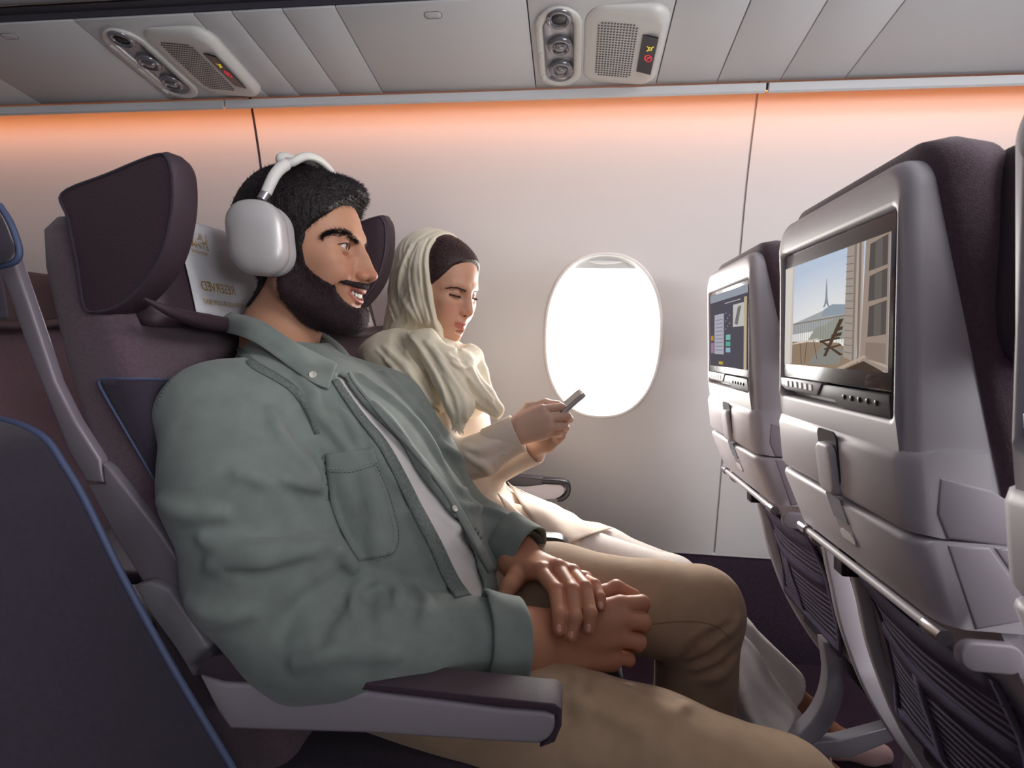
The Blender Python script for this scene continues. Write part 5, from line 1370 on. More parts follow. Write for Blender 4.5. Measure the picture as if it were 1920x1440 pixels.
for i in range(len(tp) - 1):
    for j in range(nk): q = i * (nk + 1) + j; F.append((q, q + 1, q + nk + 2, q + nk + 1))
col = mesh_obj('collar', V, F, M_shirt, shirt); s_ = col.modifiers.new('t', 'SOLIDIFY'); s_.thickness = 0.0035; s_.offset = 0
sb = col.modifiers.new('s', 'SUBSURF'); sb.levels = 1; sb.render_levels = 1
tube('collar_edge', [b_ * 0.97 + t_ * 0.03 for b_, t_ in zip(bp, tp)], 0.0018, M_shirt, col, 6)
# collar stand under the leaf
st = smoothline([P(*q) for q in [(648, 690, 0.85), (610, 655, 0.80), (550, 620, 0.785), (490, 590, 0.79), (450, 575, 0.85), (500, 580, 0.91), (590, 625, 0.91), (650, 690, 0.865)]], 5)
rings = [[p + np.array([0, 0, d]) for p in st] for d in (-0.06, -0.04, -0.022)]
cs_ = loft('collar_stand', rings, M_shirtd, shirt, (False, False), close=False); s_ = cs_.modifiers.new('t', 'SOLIDIFY'); s_.thickness = 0.003
def bpos(p, n, r, name, par):
    n = np.array(n, float); n /= np.linalg.norm(n); u = np.cross(n, (0, 0, 1.0)); u /= np.linalg.norm(u); v = np.cross(n, u); p = np.array(p)
    rg = lambda rad, d: [p + n * d + rad * (math.cos(a) * u + math.sin(a) * v) for a in np.linspace(0, 2 * math.pi, 20, endpoint=False)]
    return loft(name, [rg(r * 0.9, -0.002), rg(r, 0.0), rg(r, 0.0012), rg(r * 0.85, 0.0018), rg(r * 0.7, 0.0012)], M_button, par, angle=50)
bpos(bp[-7] * 0.80 + tp[-7] * 0.20 + np.array((0.003, -0.0085, 0.003)), (0.35, -1, 0.25), 0.0052, 'button', shirt)
button('button', solidF, 848, 957, 0.0055, M_button, shirt, 0.006)
# placket, pocket, seams
off = np.array([-26, 6])
surf_patch('placket', solidF, NEAR_EDGE, [tuple(np.array(q) + off * (0.5 + 0.55 * i / 8)) for i, q in enumerate(NEAR_EDGE)], 40, 4, 0.0018, M_shirtd, shirt, 0.0028)
surf_patch('placket', solidF, [tuple(np.array(q) + np.array([16, -5]) * (0.3 + 0.7 * i / 8)) for i, q in enumerate(FAR_EDGE)], FAR_EDGE, 40, 3, 0.001, M_shirt, shirt, 0.0024)
pk_ = surf_patch('chest_pocket', solidF, [(611, 851), (614, 900), (622, 955), (645, 1010), (672, 1052)], [(700, 840), (717, 895), (735, 950), (748, 1002), (738, 1038)], 24, 10, 0.002, M_shirt, shirt, 0.003)
stitch_line('stitching', solidF, [(614, 884), (660, 886), (706, 872)], pk_, M_shirtd, 0.0042)
stitch_line('stitching', solidF, [(614, 878), (660, 880), (704, 866)], pk_, M_stitch, 0.0042)
stitch_line('stitching', solidF, [(706, 866), (722, 910), (738, 960), (747, 1004), (738, 1036), (705, 1052)], pk_, M_shirtd, 0.0042)
stitch_line('stitching', solidF, [(699, 868), (715, 912), (730, 960), (739, 1002), (731, 1030), (703, 1044)], pk_, M_stitch, 0.0042)
surf_patch('yoke_seam', solidF, [(438, 660), (470, 690), (510, 712), (545, 735), (572, 770), (590, 815)], [(452, 652), (482, 680), (520, 702), (556, 726), (582, 764), (600, 812)], 26, 2, 0.0012, M_shirtd, shirt, 0.002)
None and surf_patch('shoulder_seam', solidF, [(378, 672), (430, 664), (470, 668), (490, 645)], [(380, 682), (430, 674), (474, 678), (498, 652)], 20, 2, 0.0012, M_shirtd, shirt, 0.002)
stitch_line('stitching', solidF, [(296, 760), (316, 720), (350, 690), (400, 672), (440, 668)], shirt, M_shirtd, 0.001, 0.0007)
# turned-up cuffs
def cuff(c0, c1, r0, r1, name='cuff', flat=0.86, tilt=0.0):
    ax = c1 - c0; L = np.linalg.norm(ax); ax /= L; u = np.cross(ax, (0, 0, 1.0)); u /= np.linalg.norm(u); v = np.cross(u, ax); rings = []
    for t, r, in ((0.15, r0 * 0.90), (0.0, r0 * 0.98), (-0.03, r0 * 1.03), (0.03, r0 * 1.08), (0.3, r0 * 1.06 * 0.7 + r1 * 0.3), (0.65, r1 * 1.05), (0.95, r1 * 1.04), (1.0, r1 * 1.0), (0.98, r1 * 0.95), (0.7, r1 * 0.92), (0.3, r1 * 0.92)):
        ring = []
        for k in range(40):
            a = 2 * math.pi * k / 40; w_ = 1 + 0.018 * math.sin(5 * a + 3 * t) + 0.012 * math.sin(9 * a + 7 * t)
            ring.append(c0 + ax * L * (t + 0.10 * math.sin(a) * tilt + 0.03 * math.sin(3 * a)) + r * w_ * (math.cos(a) * u * flat + math.sin(a) * v))
        rings.append(ring)
    o = loft(name, rings, M_shirt, shirt, (False, False)); s = o.modifiers.new('s', 'SUBSURF'); s.levels = 1; s.render_levels = 1; return o
cuff(P(908, 1198, 0.708), P(980, 1204, 0.728), 0.064, 0.060, tilt=-1.6)
cuff(P(945, 1016, 0.937), P(990, 1045, 0.907), 0.057, 0.057, tilt=0.5)

# trousers
trF = Field((-0.50, 0.54, 0.05), (0.46, 1.10, 0.72), 0.0046)
trF.ell((-0.30, 0.855, 0.555), (0.16, 0.19, 0.10))
K1 = np.array((0.285, 0.685, 0.452)); K2 = P(1312, 1142, 0.96)
trF.chain([(-0.28, 0.765, 0.550), (-0.05, 0.742, 0.488), (0.13, 0.712, 0.470), K1], [0.100, 0.086, 0.080, 0.074], 0.03)
trF.chain([(-0.28, 0.93, 0.570), (-0.02, 0.935, 0.578), P(1240, 1140, 0.95), K2], [0.100, 0.090, 0.076, 0.074], 0.03)
trF.chain([K1, (0.32, 0.685, 0.28), (0.335, 0.68, 0.09)], [0.073, 0.066, 0.052], 0.02)
trF.chain([K2, (K2[0] - 0.005, 0.955, 0.36), (K2[0] - 0.03, 0.955, 0.20), (K2[0] - 0.03, 0.955, 0.09)], [0.073, 0.071, 0.066, 0.058], 0.02)
for a in ([(1290, 1235), (1330, 1215), (1365, 1190), (1386, 1160)], [(1300, 1255), (1345, 1240), (1378, 1205)], [(1260, 1228), (1310, 1190), (1350, 1172)], [(1320, 1275), (1355, 1262), (1378, 1235)], [(1270, 1330), (1320, 1310), (1360, 1280)]): trF.fold(a, 0.006, 0.014, depth=0.001)
for a in ([(1285, 1245), (1335, 1228), (1375, 1190)], [(1300, 1268), (1350, 1250), (1380, 1220)], [(1275, 1222), (1330, 1190), (1375, 1172)]): trF.fold(a, 0.004, 0.010, 'sub', depth=-0.001)
for a in ([(1000, 1300), (1100, 1320), (1200, 1370)], [(1120, 1270), (1180, 1300), (1260, 1340)], [(1080, 1290), (1090, 1310), (1085, 1340)]): trF.fold(a, 0.005, 0.02, depth=0.003)
for a in ([(1080, 1262), (1100, 1280), (1090, 1300)],): trF.fold(a, 0.004, 0.012, 'sub', depth=-0.001)
gx, gy, gz = trF.grids(); trF.f += (0.0014 * np.sin(30 * gx + 12 * gz) * np.sin(42 * gz + 26 * gy)).astype(np.float32)
trousers = field_obj('trousers', trF, M_khaki, man, 2)
def seam_tube(name, fl, pix, m, par, r=0.0009, off=0.0003):
    p = fl.hits(smoothline(pix, 8)); p = p + fl.grad(p) * off; return tube(name, p, r, m, par, 5)
seam_tube('seam', trF, [(1212, 1172), (1260, 1166), (1310, 1166), (1345, 1176), (1368, 1196)], M_seam, trousers)
# shoes, out of the photograph's frame but under the trousers
M_shoe = mat('dark shoe', '#2c2230', 0.5)
for ax_, ay_ in ((0.335, 0.68), (float(K2[0]) - 0.03, 0.955)):
    f = Field((ax_ - 0.14, ay_ - 0.07, -0.005), (ax_ + 0.22, ay_ + 0.07, 0.13), 0.006)
    f.cone((ax_ - 0.06, ay_, 0.045), (ax_ + 0.14, ay_, 0.035), 0.042, 0.04); f.cone((ax_ - 0.03, ay_, 0.05), (ax_ - 0.01, ay_, 0.10), 0.042, 0.04, 0.02); f.plane((0, 0, 0.002), (0, 0, -1))
    field_obj('shoe', f, M_shoe, man, 1)

# hands, forearms, hidden body: one mesh with the head
handF = Field((-0.20, 0.66, 0.54), (0.135, 0.98, 0.72), 0.0017)
W1 = P(1035, 1198, 0.768)
def fing(pts, rs, k=0.004):
    handF.chain([P(*q) for q in pts], rs, k)
# resting hand: back towards us, fingers curled away
handF.chain([C1, P(990, 1198, 0.748), W1], [0.040, 0.036, 0.031], 0.02)
handF.cone(P(985, 1185, 0.752), P(1040, 1175, 0.772), 0.032, 0.024, 0.015)
handF.cone(P(985, 1218, 0.745), P(1040, 1222, 0.768), 0.030, 0.022, 0.015)
mcp1 = [(1163, 1133, 0.797), (1170, 1162, 0.783), (1164, 1196, 0.776), (1150, 1229, 0.778)]
for q, r, w_ in zip(mcp1, (0.0135, 0.0145, 0.014, 0.0125), ((1050, 1170), (1052, 1190), (1052, 1208), (1050, 1226))):
    handF.cone(P(w_[0], w_[1], 0.775), P(*q), 0.021, r, 0.014)
handF.cone(P(1030, 1226, 0.770), P(1145, 1240, 0.785), 0.020, 0.015, 0.016)
pip1 = [(1204, 1131, 0.806), (1206, 1166, 0.790), (1197, 1203, 0.782), (1178, 1236, 0.785)]
dip1 = [(1201, 1146, 0.838), (1204, 1176, 0.825), (1194, 1210, 0.817), (1174, 1240, 0.815)]
tip1 = [(1172, 1158, 0.842), (1176, 1184, 0.832), (1168, 1214, 0.824), (1152, 1238, 0.820)]
for m_, p_, d_, t_, r in zip(mcp1, pip1, dip1, tip1, (0.0118, 0.0122, 0.0115, 0.0100)): fing([m_, p_, d_, t_], [r * 1.06, r, r * 0.92, r * 0.8], 0.0035)
fing([(1070, 1150, 0.80), (1130, 1113, 0.825), (1156, 1102, 0.832), (1190, 1116, 0.838)], [0.019, 0.0125, 0.0115, 0.0092], 0.006)
# covering hand
W2 = P(962, 1052, 0.892)
handF.chain([C2, W2], [0.034, 0.030], 0.01)
mcp2 = [(1014, 1071, 0.826), (1046, 1066, 0.832), (1073, 1075, 0.840), (1097, 1088, 0.850)]
for q, r, w_ in zip(mcp2, (0.0140, 0.0145, 0.0138, 0.0125), ((968, 1062, 0.880), (978, 1056, 0.888), (985, 1050, 0.895), (990, 1050, 0.905))): handF.cone(P(*w_), P(*q), 0.021, r, 0.013)
for q in mcp2: handF.ell(P(q[0] + 1, q[1] - 5, q[2] - 0.003), (0.0105, 0.0105, 0.0095), 0.006)
pip2 = [(1042, 1106, 0.776), (1072, 1107, 0.776), (1097, 1102, 0.787), (1115, 1097, 0.806)]
dip2 = [(1049, 1152, 0.736), (1078, 1158, 0.736), (1107, 1150, 0.746), (1125, 1120, 0.782)]
tip2 = [(1048, 1181, 0.727), (1070, 1193, 0.728), (1103, 1180, 0.738), (1126, 1137, 0.772)]
for m_, p_, d_, t_, r in zip(mcp2, pip2, dip2, tip2, (0.0112, 0.0114, 0.0108, 0.0092)): fing([m_, p_, d_, t_], [r * 1.12, r * 1.02, r * 0.92, r * 0.80], 0.003)
fing([(985, 1066, 0.868), (968, 1082, 0.842), (956, 1098, 0.824), (946, 1116, 0.814)], [0.019, 0.0150, 0.0130, 0.0105], 0.008)
coreF = Field((-0.60, 0.58, 0.05), (0.36, 1.14, 1.10), 0.010)
torso(coreF, -0.012)
coreF.chain([S1, M1, E1, F1, C1], [0.05, 0.05, 0.045, 0.043, 0.036], 0.02); coreF.chain([S2, M2, E2, F2, C2], [0.045, 0.045, 0.042, 0.04, 0.034], 0.02)
for a_, k_, b_ in (((-0.28, 0.765, 0.55), K1, (0.335, 0.68, 0.08)), ((-0.28, 0.93, 0.565), K2, (float(K2[0]) - 0.03, 0.955, 0.08))): coreF.chain([a_, (np.array(a_) * 0.5 + k_ * 0.5) - np.array((0, 0, 0.02)), k_, b_], [0.065, 0.05, 0.045, 0.035], 0.02)
def nails(tips, dips, m, fl, par):
    for t_, d_ in zip(tips, dips):
        p = fl.hit(t_[0], t_[1] - 2)
        if p is None: continue
        n = fl.grad(p[None])[0]; ax = P(*t_) - P(*d_); ax -= n * (ax @ n); ax /= np.linalg.norm(ax); sd = np.cross(ax, n)
        rg = lambda sc, off: [p + n * off + ax * 0.0058 * sc * math.sin(a) + sd * 0.0046 * sc * math.cos(a) - n * 0.0012 * math.cos(a) ** 2 * sc for a in np.linspace(0, 2 * math.pi, 16, endpoint=False)]
        loft('nail', [rg(1.0, -0.0006), rg(0.95, 0.0004), rg(0.6, 0.0008)], m, par, (False, True))
M_nail = mat('nail', '#d29a86', 0.25, coat=0.3)
nails(tip2, dip2, M_nail, handF, man)
def body_mesh(name, parts, m, par):
    Vs, Fs, Cs = [], [], []; o = 0
    for fl, fn in parts:
        V, F = fl.nets(); V = relax(V, F, 2); c = fn(V)
        if fl.M is not None: V = V @ fl.M[:3, :3].T + fl.M[:3, 3]
        Vs.append(V); Fs.append(F + o); Cs.append(c); o += len(V)
    return np_mesh(name, np.concatenate(Vs), np.concatenate(Fs), m, par, np.concatenate(Cs))
def hand_tone(base, warm, pts, r):
    b = np.array(lin(base)); wv = np.array(lin(warm)); pts = np.array(pts)
    def fn(V):
        d = np.min(np.linalg.norm(V[:, None] - pts[None], axis=2), axis=1); k = np.exp(-(d / r) ** 2)[:, None] * 0.5
        return b * (1 - k) + wv * k
    return fn
kn = [P(*q) for q in mcp2 + pip2 + tip2 + mcp1 + pip1]
flat_tone = lambda V: np.repeat(np.array(lin('#b98263'))[None], len(V), 0)
body_mesh('body', [(HF, skin_tones('#cb967a', True)), (handF, hand_tone('#c0886c', '#b5614a', kn, 0.012)), (coreF, flat_tone)], M_skin, man)
tag(man, 'bearded man in an open sage shirt and khaki trousers wearing headphones', 'person')
rebase(man)
# ------------------------------------------------------------------ the woman by the window
M_scarf = mat('cream scarf', '#efe5cf', 0.85, sheen=0.3, weave=(1400, 0.06), bump=None)
M_blouse = mat('beige tunic', '#e0d0c2', 0.8, weave=(1300, 0.06), sheen=0.15)
M_linen = mat('pale trousers', '#e4dcd8', 0.85, noise=(60, 0.04), weave=(1200, 0.08))
M_phone = mat('grey phone', '#b3b0b4', 0.4, 0.1)
woman = empty('person', (-0.28, 1.30, 0.0))
WM = head_matrix(P(815, 543, 1.20), -24, 15, 0, 0.98)
WF = head_field(WM, False)
eyes(WM, woman, (0.85, 0, -0.7))
def trace_local(fl, pix): q = fl.hits(pix); return [(p[0] / mm, p[2] / mm) for p in q]
off5 = WF.copy(); off5.f = off5.f - 0.006
hairline = trace_local(off5, [(881, 487), (864, 490), (846, 497), (832, 510), (820, 522), (805, 534)])
HAIRW = [(130, 100)] + hairline[:] + [(hairline[-1][0] - 20, -30), (-20, -40), (-60, -60), (-130, -60), (-130, 160), (130, 160)]
HAIRW[0] = (130, hairline[0][1] + 4)
whf = hair_mass(WF, HAIRW, lambda x, y, z: 0.0045 + 0.004 * sm01((z - 40) / 60) + 0 * x * y, [], 0.0006, 0.003)
whair = field_obj('hair', whf, M_hairw, woman, 1)
p, g = scatter(whf, 30000, rng)
fl_ = np.stack([-0.9 + 0 * p[:, 0], np.sign(p[:, 1]) * 0.25, -0.15 - 0.4 * (p[:, 2] < 0.07)], 1); HSC = (p, g, fl_)
for s in (1, -1):
    br = np.array([(97, s * 13, 17.5), (94, s * 21, 21.5), (88, s * 31, 25), (79, s * 42, 23.5), (70, s * 50, 17)]) * mm
    bp = smoothline(br, 8); gg = WF.grad(bp)
    for _ in range(3): bp = bp - gg * WF.sample(bp)[:, None]; gg = WF.grad(bp)
    q = to_world(WM, bp + gg * 0.0004); bw = np.interp(np.linspace(0, 1, len(q)), [0, 0.15, 0.5, 1.0], [0.0010, 0.0017, 0.0015, 0.0004])
    eb = tube('eyebrow', q, bw, M_lash, woman, 6)
    bs = np.repeat(bp, 5, 0) + rng.normal(size=(len(bp) * 5, 3)) * np.array([0.0003, 0.0012, 0.0009]); gs = WF.grad(bs); bs = bs - gs * (WF.sample(bs)[:, None] - 0.0006); q, dd = to_world(WM, bs, gs * 0.12 + np.array([-0.35, s * 1.0, 0.12]))
    tag(strands('brow_hairs', q, dd, 0.0055, 0.00022, M_lash, eb, rng, 0, 0.1, fan=0.1), kind='stuff')
    lp = smoothline(np.array([(87.5, s * 19, 4.6), (91.6, s * 25, 3.9), (92.2, s * 32, 3.6), (89.2, s * 39, 3.6), (84.5, s * 46, 4.2), (82.5, s * 49, 5)]), 8)
    tube('eyelash', [wpt(WM, a) for a in lp], 0.0010, M_lash, woman, 5)
    la = np.array([a for a in lp]) * mm; la = np.repeat(la, 3, 0); q, dd = to_world(WM, la, np.stack([np.full(len(la), 0.8), s * np.linspace(-0.25, 0.7, len(la)), np.full(len(la), -0.45)], 1))
    tag(strands('lash_hairs', q, dd, 0.007, 0.00022, M_lash, woman, rng, -0.2, 0.2, fan=0.1), kind='stuff')

# headscarf: hood over the head, wrapped round the neck, ends over the chest
off12 = WF.copy(); off12.f = off12.f - 0.012
edge = trace_local(off12, [(818, 443), (806, 458), (799, 475), (797, 497), (801, 535), (807, 580), (822, 618)])
HOODP = [(edge[0][0] + 6, 170)] + edge + [(edge[-1][0] + 2, -100), (30, -150), (-150, -190), (-150, 170)]
hdf = hair_mass(WF, HOODP, lambda x, y, z: 0.0115 + 0.006 * sm01((-x) / 60) + 0 * z * y, [((-52, 0, -20), (50, 66, 70), 30), ((-40, 0, -80), (55, 75, 60), 30)], 0.0, 0.005)
hx, hy, hz = hdf.grids()
_k = hdf.sample(HSC[0]) > 0.012; p, g, fl_ = (a[_k] for a in HSC); q, dd = to_world(WM, p - g * 0.0006, g * 0.03 + fl_)
tag(strands('hair_strands', q, dd, 0.012, 0.00035, M_hairw, whair, rng, 0.02, 0.05, fan=0.05), kind='stuff')
ph_ = 150 * hx + 30 * np.abs(hz - 0.02) + 1.2 * np.sin(33 * hz + 14 * hy) + 0.8 * np.sin(61 * hz - 40 * hy + 25 * hx)
hdf.f -= (0.0022 * (1 - np.abs(0.7 * np.sin(ph_) + 0.3 * np.sin(1.7 * ph_ + 40 * hz))) ** 1.5 * np.clip((0.07 - hx) / 0.08, 0.2, 1)).astype(np.float32)
for a in ([(812, 450), (800, 475), (805, 540), (815, 590)], [(790, 452), (778, 500), (785, 560), (800, 605)], [(770, 462), (752, 510), (755, 560), (780, 600)], [(745, 500), (735, 550), (745, 590)]): hdf.fold(a, 0.0035, 0.012, depth=0.0015)
hdf.fold([(800, 450), (790, 490), (795, 550), (808, 600)], 0.003, 0.008, 'sub', depth=-0.001)
drF = Field((-0.56, 0.98, 0.62), (-0.08, 1.50, 1.13), 0.0034)
drF.ell(P(785, 660, 1.22), (0.075, 0.09, 0.042)); drF.ell(P(770, 670, 1.25), (0.12, 0.16, 0.07), 0.04)
drF.chain([P(735, 676, 1.16), P(742, 735, 1.13), P(790, 790, 1.11)], [0.060, 0.058, 0.045], 0.03)
drF.chain([(-0.40, 1.40, 0.98), (-0.34, 1.42, 0.88)], [0.07, 0.05], 0.04)
drF.ell(P(835, 705, 1.18), (0.062, 0.085, 0.085), 0.03); drF.ell(P(868, 735, 1.22), (0.065, 0.085, 0.07), 0.03)
drF.chain([P(745, 640, 1.15), P(790, 648, 1.105), P(832, 672, 1.095), P(866, 682, 1.12), P(888, 668, 1.18)], [0.028, 0.028, 0.026, 0.026, 0.022], 0.012)
drF.chain([P(800, 640, 1.10), P(838, 705, 1.075), P(862, 760, 1.065), P(862, 795, 1.065)], [0.028, 0.031, 0.030, 0.014], 0.012)
drF.chain([P(842, 668, 1.13), P(872, 705, 1.115), P(905, 745, 1.12), P(930, 768, 1.135)], [0.024, 0.028, 0.027, 0.019], 0.010)
drF.chain([P(878, 670, 1.19), P(893, 700, 1.18), P(915, 745, 1.17)], [0.028, 0.026, 0.018], 0.012)
drF.chain([P(735, 650, 1.13), P(768, 705, 1.085), P(806, 752, 1.072)], [0.026, 0.030, 0.012], 0.014)
R2 = drF.fold
wx, wy_, wz = drF.grids()
p1 = 52 * wx + 30 * wz + 1.5 * np.sin(14 * wx - 11 * wz + 9 * wy_) + 0.8 * np.sin(37 * wz + 20 * wy_); p2 = 105 * wx + 50 * wz + 1.9 * np.sin(19 * wz + 17 * wy_) - 30 * wy_
drF.f -= (0.0050 * (1 - np.abs(0.65 * np.sin(p1) + 0.35 * np.sin(p2))) ** 1.4 * (0.55 + 0.45 * np.sin(23 * wz - 16 * wx + 5)) - 0.001).astype(np.float32)
for a in ([(770, 630), (810, 690), (845, 760), (850, 800)], [(800, 640), (835, 690), (868, 745), (874, 790)], [(840, 665), (868, 695), (905, 745)], [(830, 662), (860, 685), (885, 692)], [(868, 675), (885, 705), (920, 755)], [(720, 650), (760, 690), (800, 745)], [(850, 672), (872, 680), (888, 676)]): R2(a, 0.0042, 0.010, depth=0.0005)
for a in ([(785, 640), (825, 700), (852, 770)], [(820, 645), (852, 700), (885, 745)], [(855, 650), (880, 695), (915, 750)], [(740, 640), (785, 700), (818, 755)]): R2(a, 0.0045, 0.008, 'sub', depth=-0.001)
for a in ([(765, 625), (800, 672), (832, 735), (842, 790)], [(785, 640), (822, 690), (855, 745), (862, 795)], [(812, 650), (845, 690), (878, 735), (902, 762)], [(850, 680), (882, 712), (918, 752), (935, 772)], [(705, 655), (740, 690), (790, 750)], [(740, 640), (772, 680), (812, 745)], [(845, 678), (868, 690), (890, 684)], [(722, 675), (755, 715), (790, 765)], [(760, 660), (790, 700), (815, 755)], [(885, 690), (900, 720), (925, 750)]): drF.fold(a, 0.0022, 0.006, depth=-0.0012)
for a in ([(800, 448), (788, 480), (790, 540), (803, 600)], [(785, 455), (768, 500), (772, 560), (790, 605)], [(765, 470), (748, 520), (750, 575)], [(735, 510), (728, 560), (738, 600)]): hdf.fold(a, 0.002, 0.006, depth=-0.001)
ct = lambda V: np.repeat(np.array(lin('#efe2c4'))[None], len(V), 0)
scarf = body_mesh('headscarf', [(hdf, ct), (drF, ct)], M_scarf, woman)
# frayed ends of the scarf
def fringe(pix, m=M_scarf, L=0.010):
    p = drF.hits(smoothline(pix, 24)); p = np.repeat(p, 3, 0); p = p + drF.grad(p) * 0.001; d = np.tile(np.array([0.25, -0.15, -1.0]), (len(p), 1))
    tag(strands('fringe', p, d, L, 0.00045, m, scarf, rng, 0.1, 0.2, fan=0.22), kind='stuff')
fringe([(768, 728), (785, 742), (803, 755), (822, 768)]); fringe([(838, 796), (852, 802), (868, 804)])

# tunic, trousers
blF = Field((-0.56, 1.00, 0.50), (0.10, 1.56, 1.06), 0.0038)
blF.ell((-0.27, 1.31, 0.58), (0.155, 0.175, 0.10)); blF.ell((-0.29, 1.30, 0.70), (0.125, 0.145, 0.13), 0.05)
blF.ell((-0.33, 1.29, 0.83), (0.125, 0.150, 0.13), 0.05); blF.ell((-0.39, 1.28, 0.95), (0.095, 0.145, 0.08), 0.05)
WS, WE, WC = P(728, 705, 1.15), P(842, 872, 1.115), P(962, 822, 1.12)
blF.chain([WS, P(785, 790, 1.135), WE], [0.060, 0.056, 0.050], 0.03); blF.chain([WE, P(905, 852, 1.115), WC], [0.050, 0.043, 0.036], 0.02)
WS2, WE2, WC2 = np.array((-0.39, 1.43, 0.95)), P(880, 900, 1.30), P(985, 848, 1.215)
blF.chain([WS2, WE2], [0.055, 0.05], 0.03); blF.chain([WE2, WC2], [0.048, 0.036], 0.02)
# skirt of the tunic over the lap
blF.chain([(-0.22, 1.25, 0.585), P(1000, 1012, 1.20), P(1055, 1035, 1.16)], [0.080, 0.068, 0.045], 0.03); blF.chain([(-0.22, 1.36, 0.58), P(1020, 992, 1.33), P(1112, 1020, 1.30)], [0.080, 0.062, 0.042], 0.03)
for a in ([(870, 850), (900, 870), (930, 900)], [(900, 860), (940, 920), (985, 1000)], [(940, 880), (985, 940), (1040, 985)], [(985, 930), (1040, 960), (1110, 985)], [(960, 935), (1010, 985), (1060, 1010)], [(800, 760), (815, 800), (818, 830)], [(870, 835), (895, 845), (930, 830)]): blF.fold(a, 0.005, 0.012, depth=0.0005)
for a in ([(915, 880), (950, 940), (1000, 1005)], [(960, 890), (1010, 950), (1070, 985)], [(830, 770), (835, 810), (840, 830)], [(880, 850), (910, 862), (940, 845)]): blF.fold(a, 0.0045, 0.010, 'sub', depth=-0.001)
for c_, a_ in ((WC, P(905, 852, 1.115)), (WC2, WE2)):
    d_ = (c_ - a_) / np.linalg.norm(c_ - a_); blF.cone(c_ + d_ * 0.010, c_ + d_ * 0.07, 0.030, 0.036, 0.004, 'sub')
blouse = field_obj('tunic', blF, M_blouse, woman, 2)
def tcuff(c0, c1, r, m, par):
    ax = c1 - c0; L = np.linalg.norm(ax); ax /= L; u = np.cross(ax, (0, 0, 1.0)); u /= np.linalg.norm(u); v = np.cross(u, ax)
    rings = [[c0 + ax * L * t + r * k * (1 + 0.012 * math.sin(4 * a)) * (math.cos(a) * u * 0.9 + math.sin(a) * v) for a in np.linspace(0, 2 * math.pi, 36, endpoint=False)] for t, k in ((0.02, 0.90), (0.0, 1.0), (0.03, 1.05), (0.5, 1.06), (0.97, 1.09), (1.0, 1.06), (0.98, 1.02), (0.5, 0.98))]
    return loft('cuff', rings, m, par, (False, False))
tcuff(P(915, 838, 1.118), P(972, 812, 1.12), 0.0385, M_blouse, blouse)
tcuff(P(955, 862, 1.235), P(1002, 838, 1.205), 0.037, M_blouse, blouse)
bpos(P(944, 853, 1.083), (0.1, -1, -0.3), 0.0042, 'button', blouse)
ptF = Field((-0.48, 1.12, 0.03), (0.62, 1.52, 0.70), 0.0048)
ptF.ell((-0.28, 1.31, 0.55), (0.15, 0.17, 0.095))
KN, KF = np.array((0.235, 1.205, 0.495)), P(1262, 1092, 1.37)
ptF.chain([(-0.26, 1.23, 0.540), (0.0, 1.22, 0.535), KN], [0.088, 0.080, 0.064], 0.03); ptF.chain([(-0.26, 1.38, 0.545), P(1130, 1042, 1.38), KF], [0.088, 0.070, 0.066], 0.03)
HN, HFa = P(1472, 1398, 1.235), P(1462, 1290, 1.40)
ptF.chain([KN, (KN + HN) / 2, HN], [0.066, 0.070, 0.074], 0.02); ptF.chain([KF, (KF + HFa) / 2, HFa], [0.064, 0.066, 0.068], 0.02)
for h_, k_ in ((HN, KN), (HFa, KF)):
    d_ = (h_ - k_) / np.linalg.norm(h_ - k_); ptF.cone(h_ + d_ * 0.09, h_ + d_ * 0.2, 0.10, 0.11, 0.004, 'sub'); ptF.cone(h_ + d_ * 0.0, h_ + d_ * 0.1, 0.058, 0.062, 0.004, 'sub')
for a in ([(1400, 1230), (1430, 1290), (1480, 1340)], [(1380, 1260), (1400, 1330), (1440, 1390)]): ptF.fold(a, 0.005, 0.02, depth=0.002)
wtr = field_obj('trousers', ptF, M_linen, woman, 2)
seam_tube('seam', ptF, [(1368, 1300), (1390, 1340), (1415, 1390)], mat('linen seam', '#b9b0ae', 0.9), wtr, 0.0008)
lap = tree_of(blouse, wtr)
tree_patch('tunic_hem', lap, [(948, 905), (978, 950), (1012, 992), (1048, 1018), (1062, 1022)], [(990, 925), (1035, 950), (1085, 972), (1125, 986), (1146, 994)], 26, 10, 0.006, M_blouse, blouse, 0.003, 0.004)
tree_patch('tunic_hem', lap, [(930, 925), (958, 975), (985, 1020), (1015, 1044)], [(968, 960), (1005, 985), (1050, 1004), (1090, 1014)], 22, 8, 0.004, M_blouse, blouse, 0.003, 0.003)
# hands, ankles and hidden body in one mesh with the head
wh = Field((-0.24, 1.02, 0.74), (0.02, 1.26, 0.96), 0.0014)
def wf(pts, rs, k=0.003): wh.chain([P(*q) for q in pts], rs, k)
wf([(945, 826, 1.12), (972, 806, 1.12)], [0.026, 0.024])
wm = [(1016, 768, 1.112), (1028, 784, 1.104), (1030, 801, 1.102), (1024, 815, 1.106)]
for q, r, w_ in zip(wm, (0.0120, 0.0120, 0.0115, 0.0105), ((980, 790), (980, 798), (980, 808), (978, 816))): wh.cone(P(w_[0], w_[1], 1.118), P(*q), 0.019, r, 0.013)
wp_ = [(1052, 763, 1.118), (1064, 781, 1.110), (1058, 798, 1.110), (1046, 811, 1.113)]
wd_ = [(1060, 768, 1.142), (1068, 786, 1.136), (1061, 802, 1.136), (1049, 814, 1.136)]
wt_ = [(1050, 772, 1.158), (1056, 790, 1.156), (1050, 805, 1.154), (1040, 816, 1.152)]
for a, b, c, d, r in zip(wm, wp_, wd_, wt_, (0.0092, 0.0095, 0.0090, 0.0080)): wf([a, b, c, d], [r * 1.02, r * 0.92, r * 0.87, r * 0.74], 0.0014)
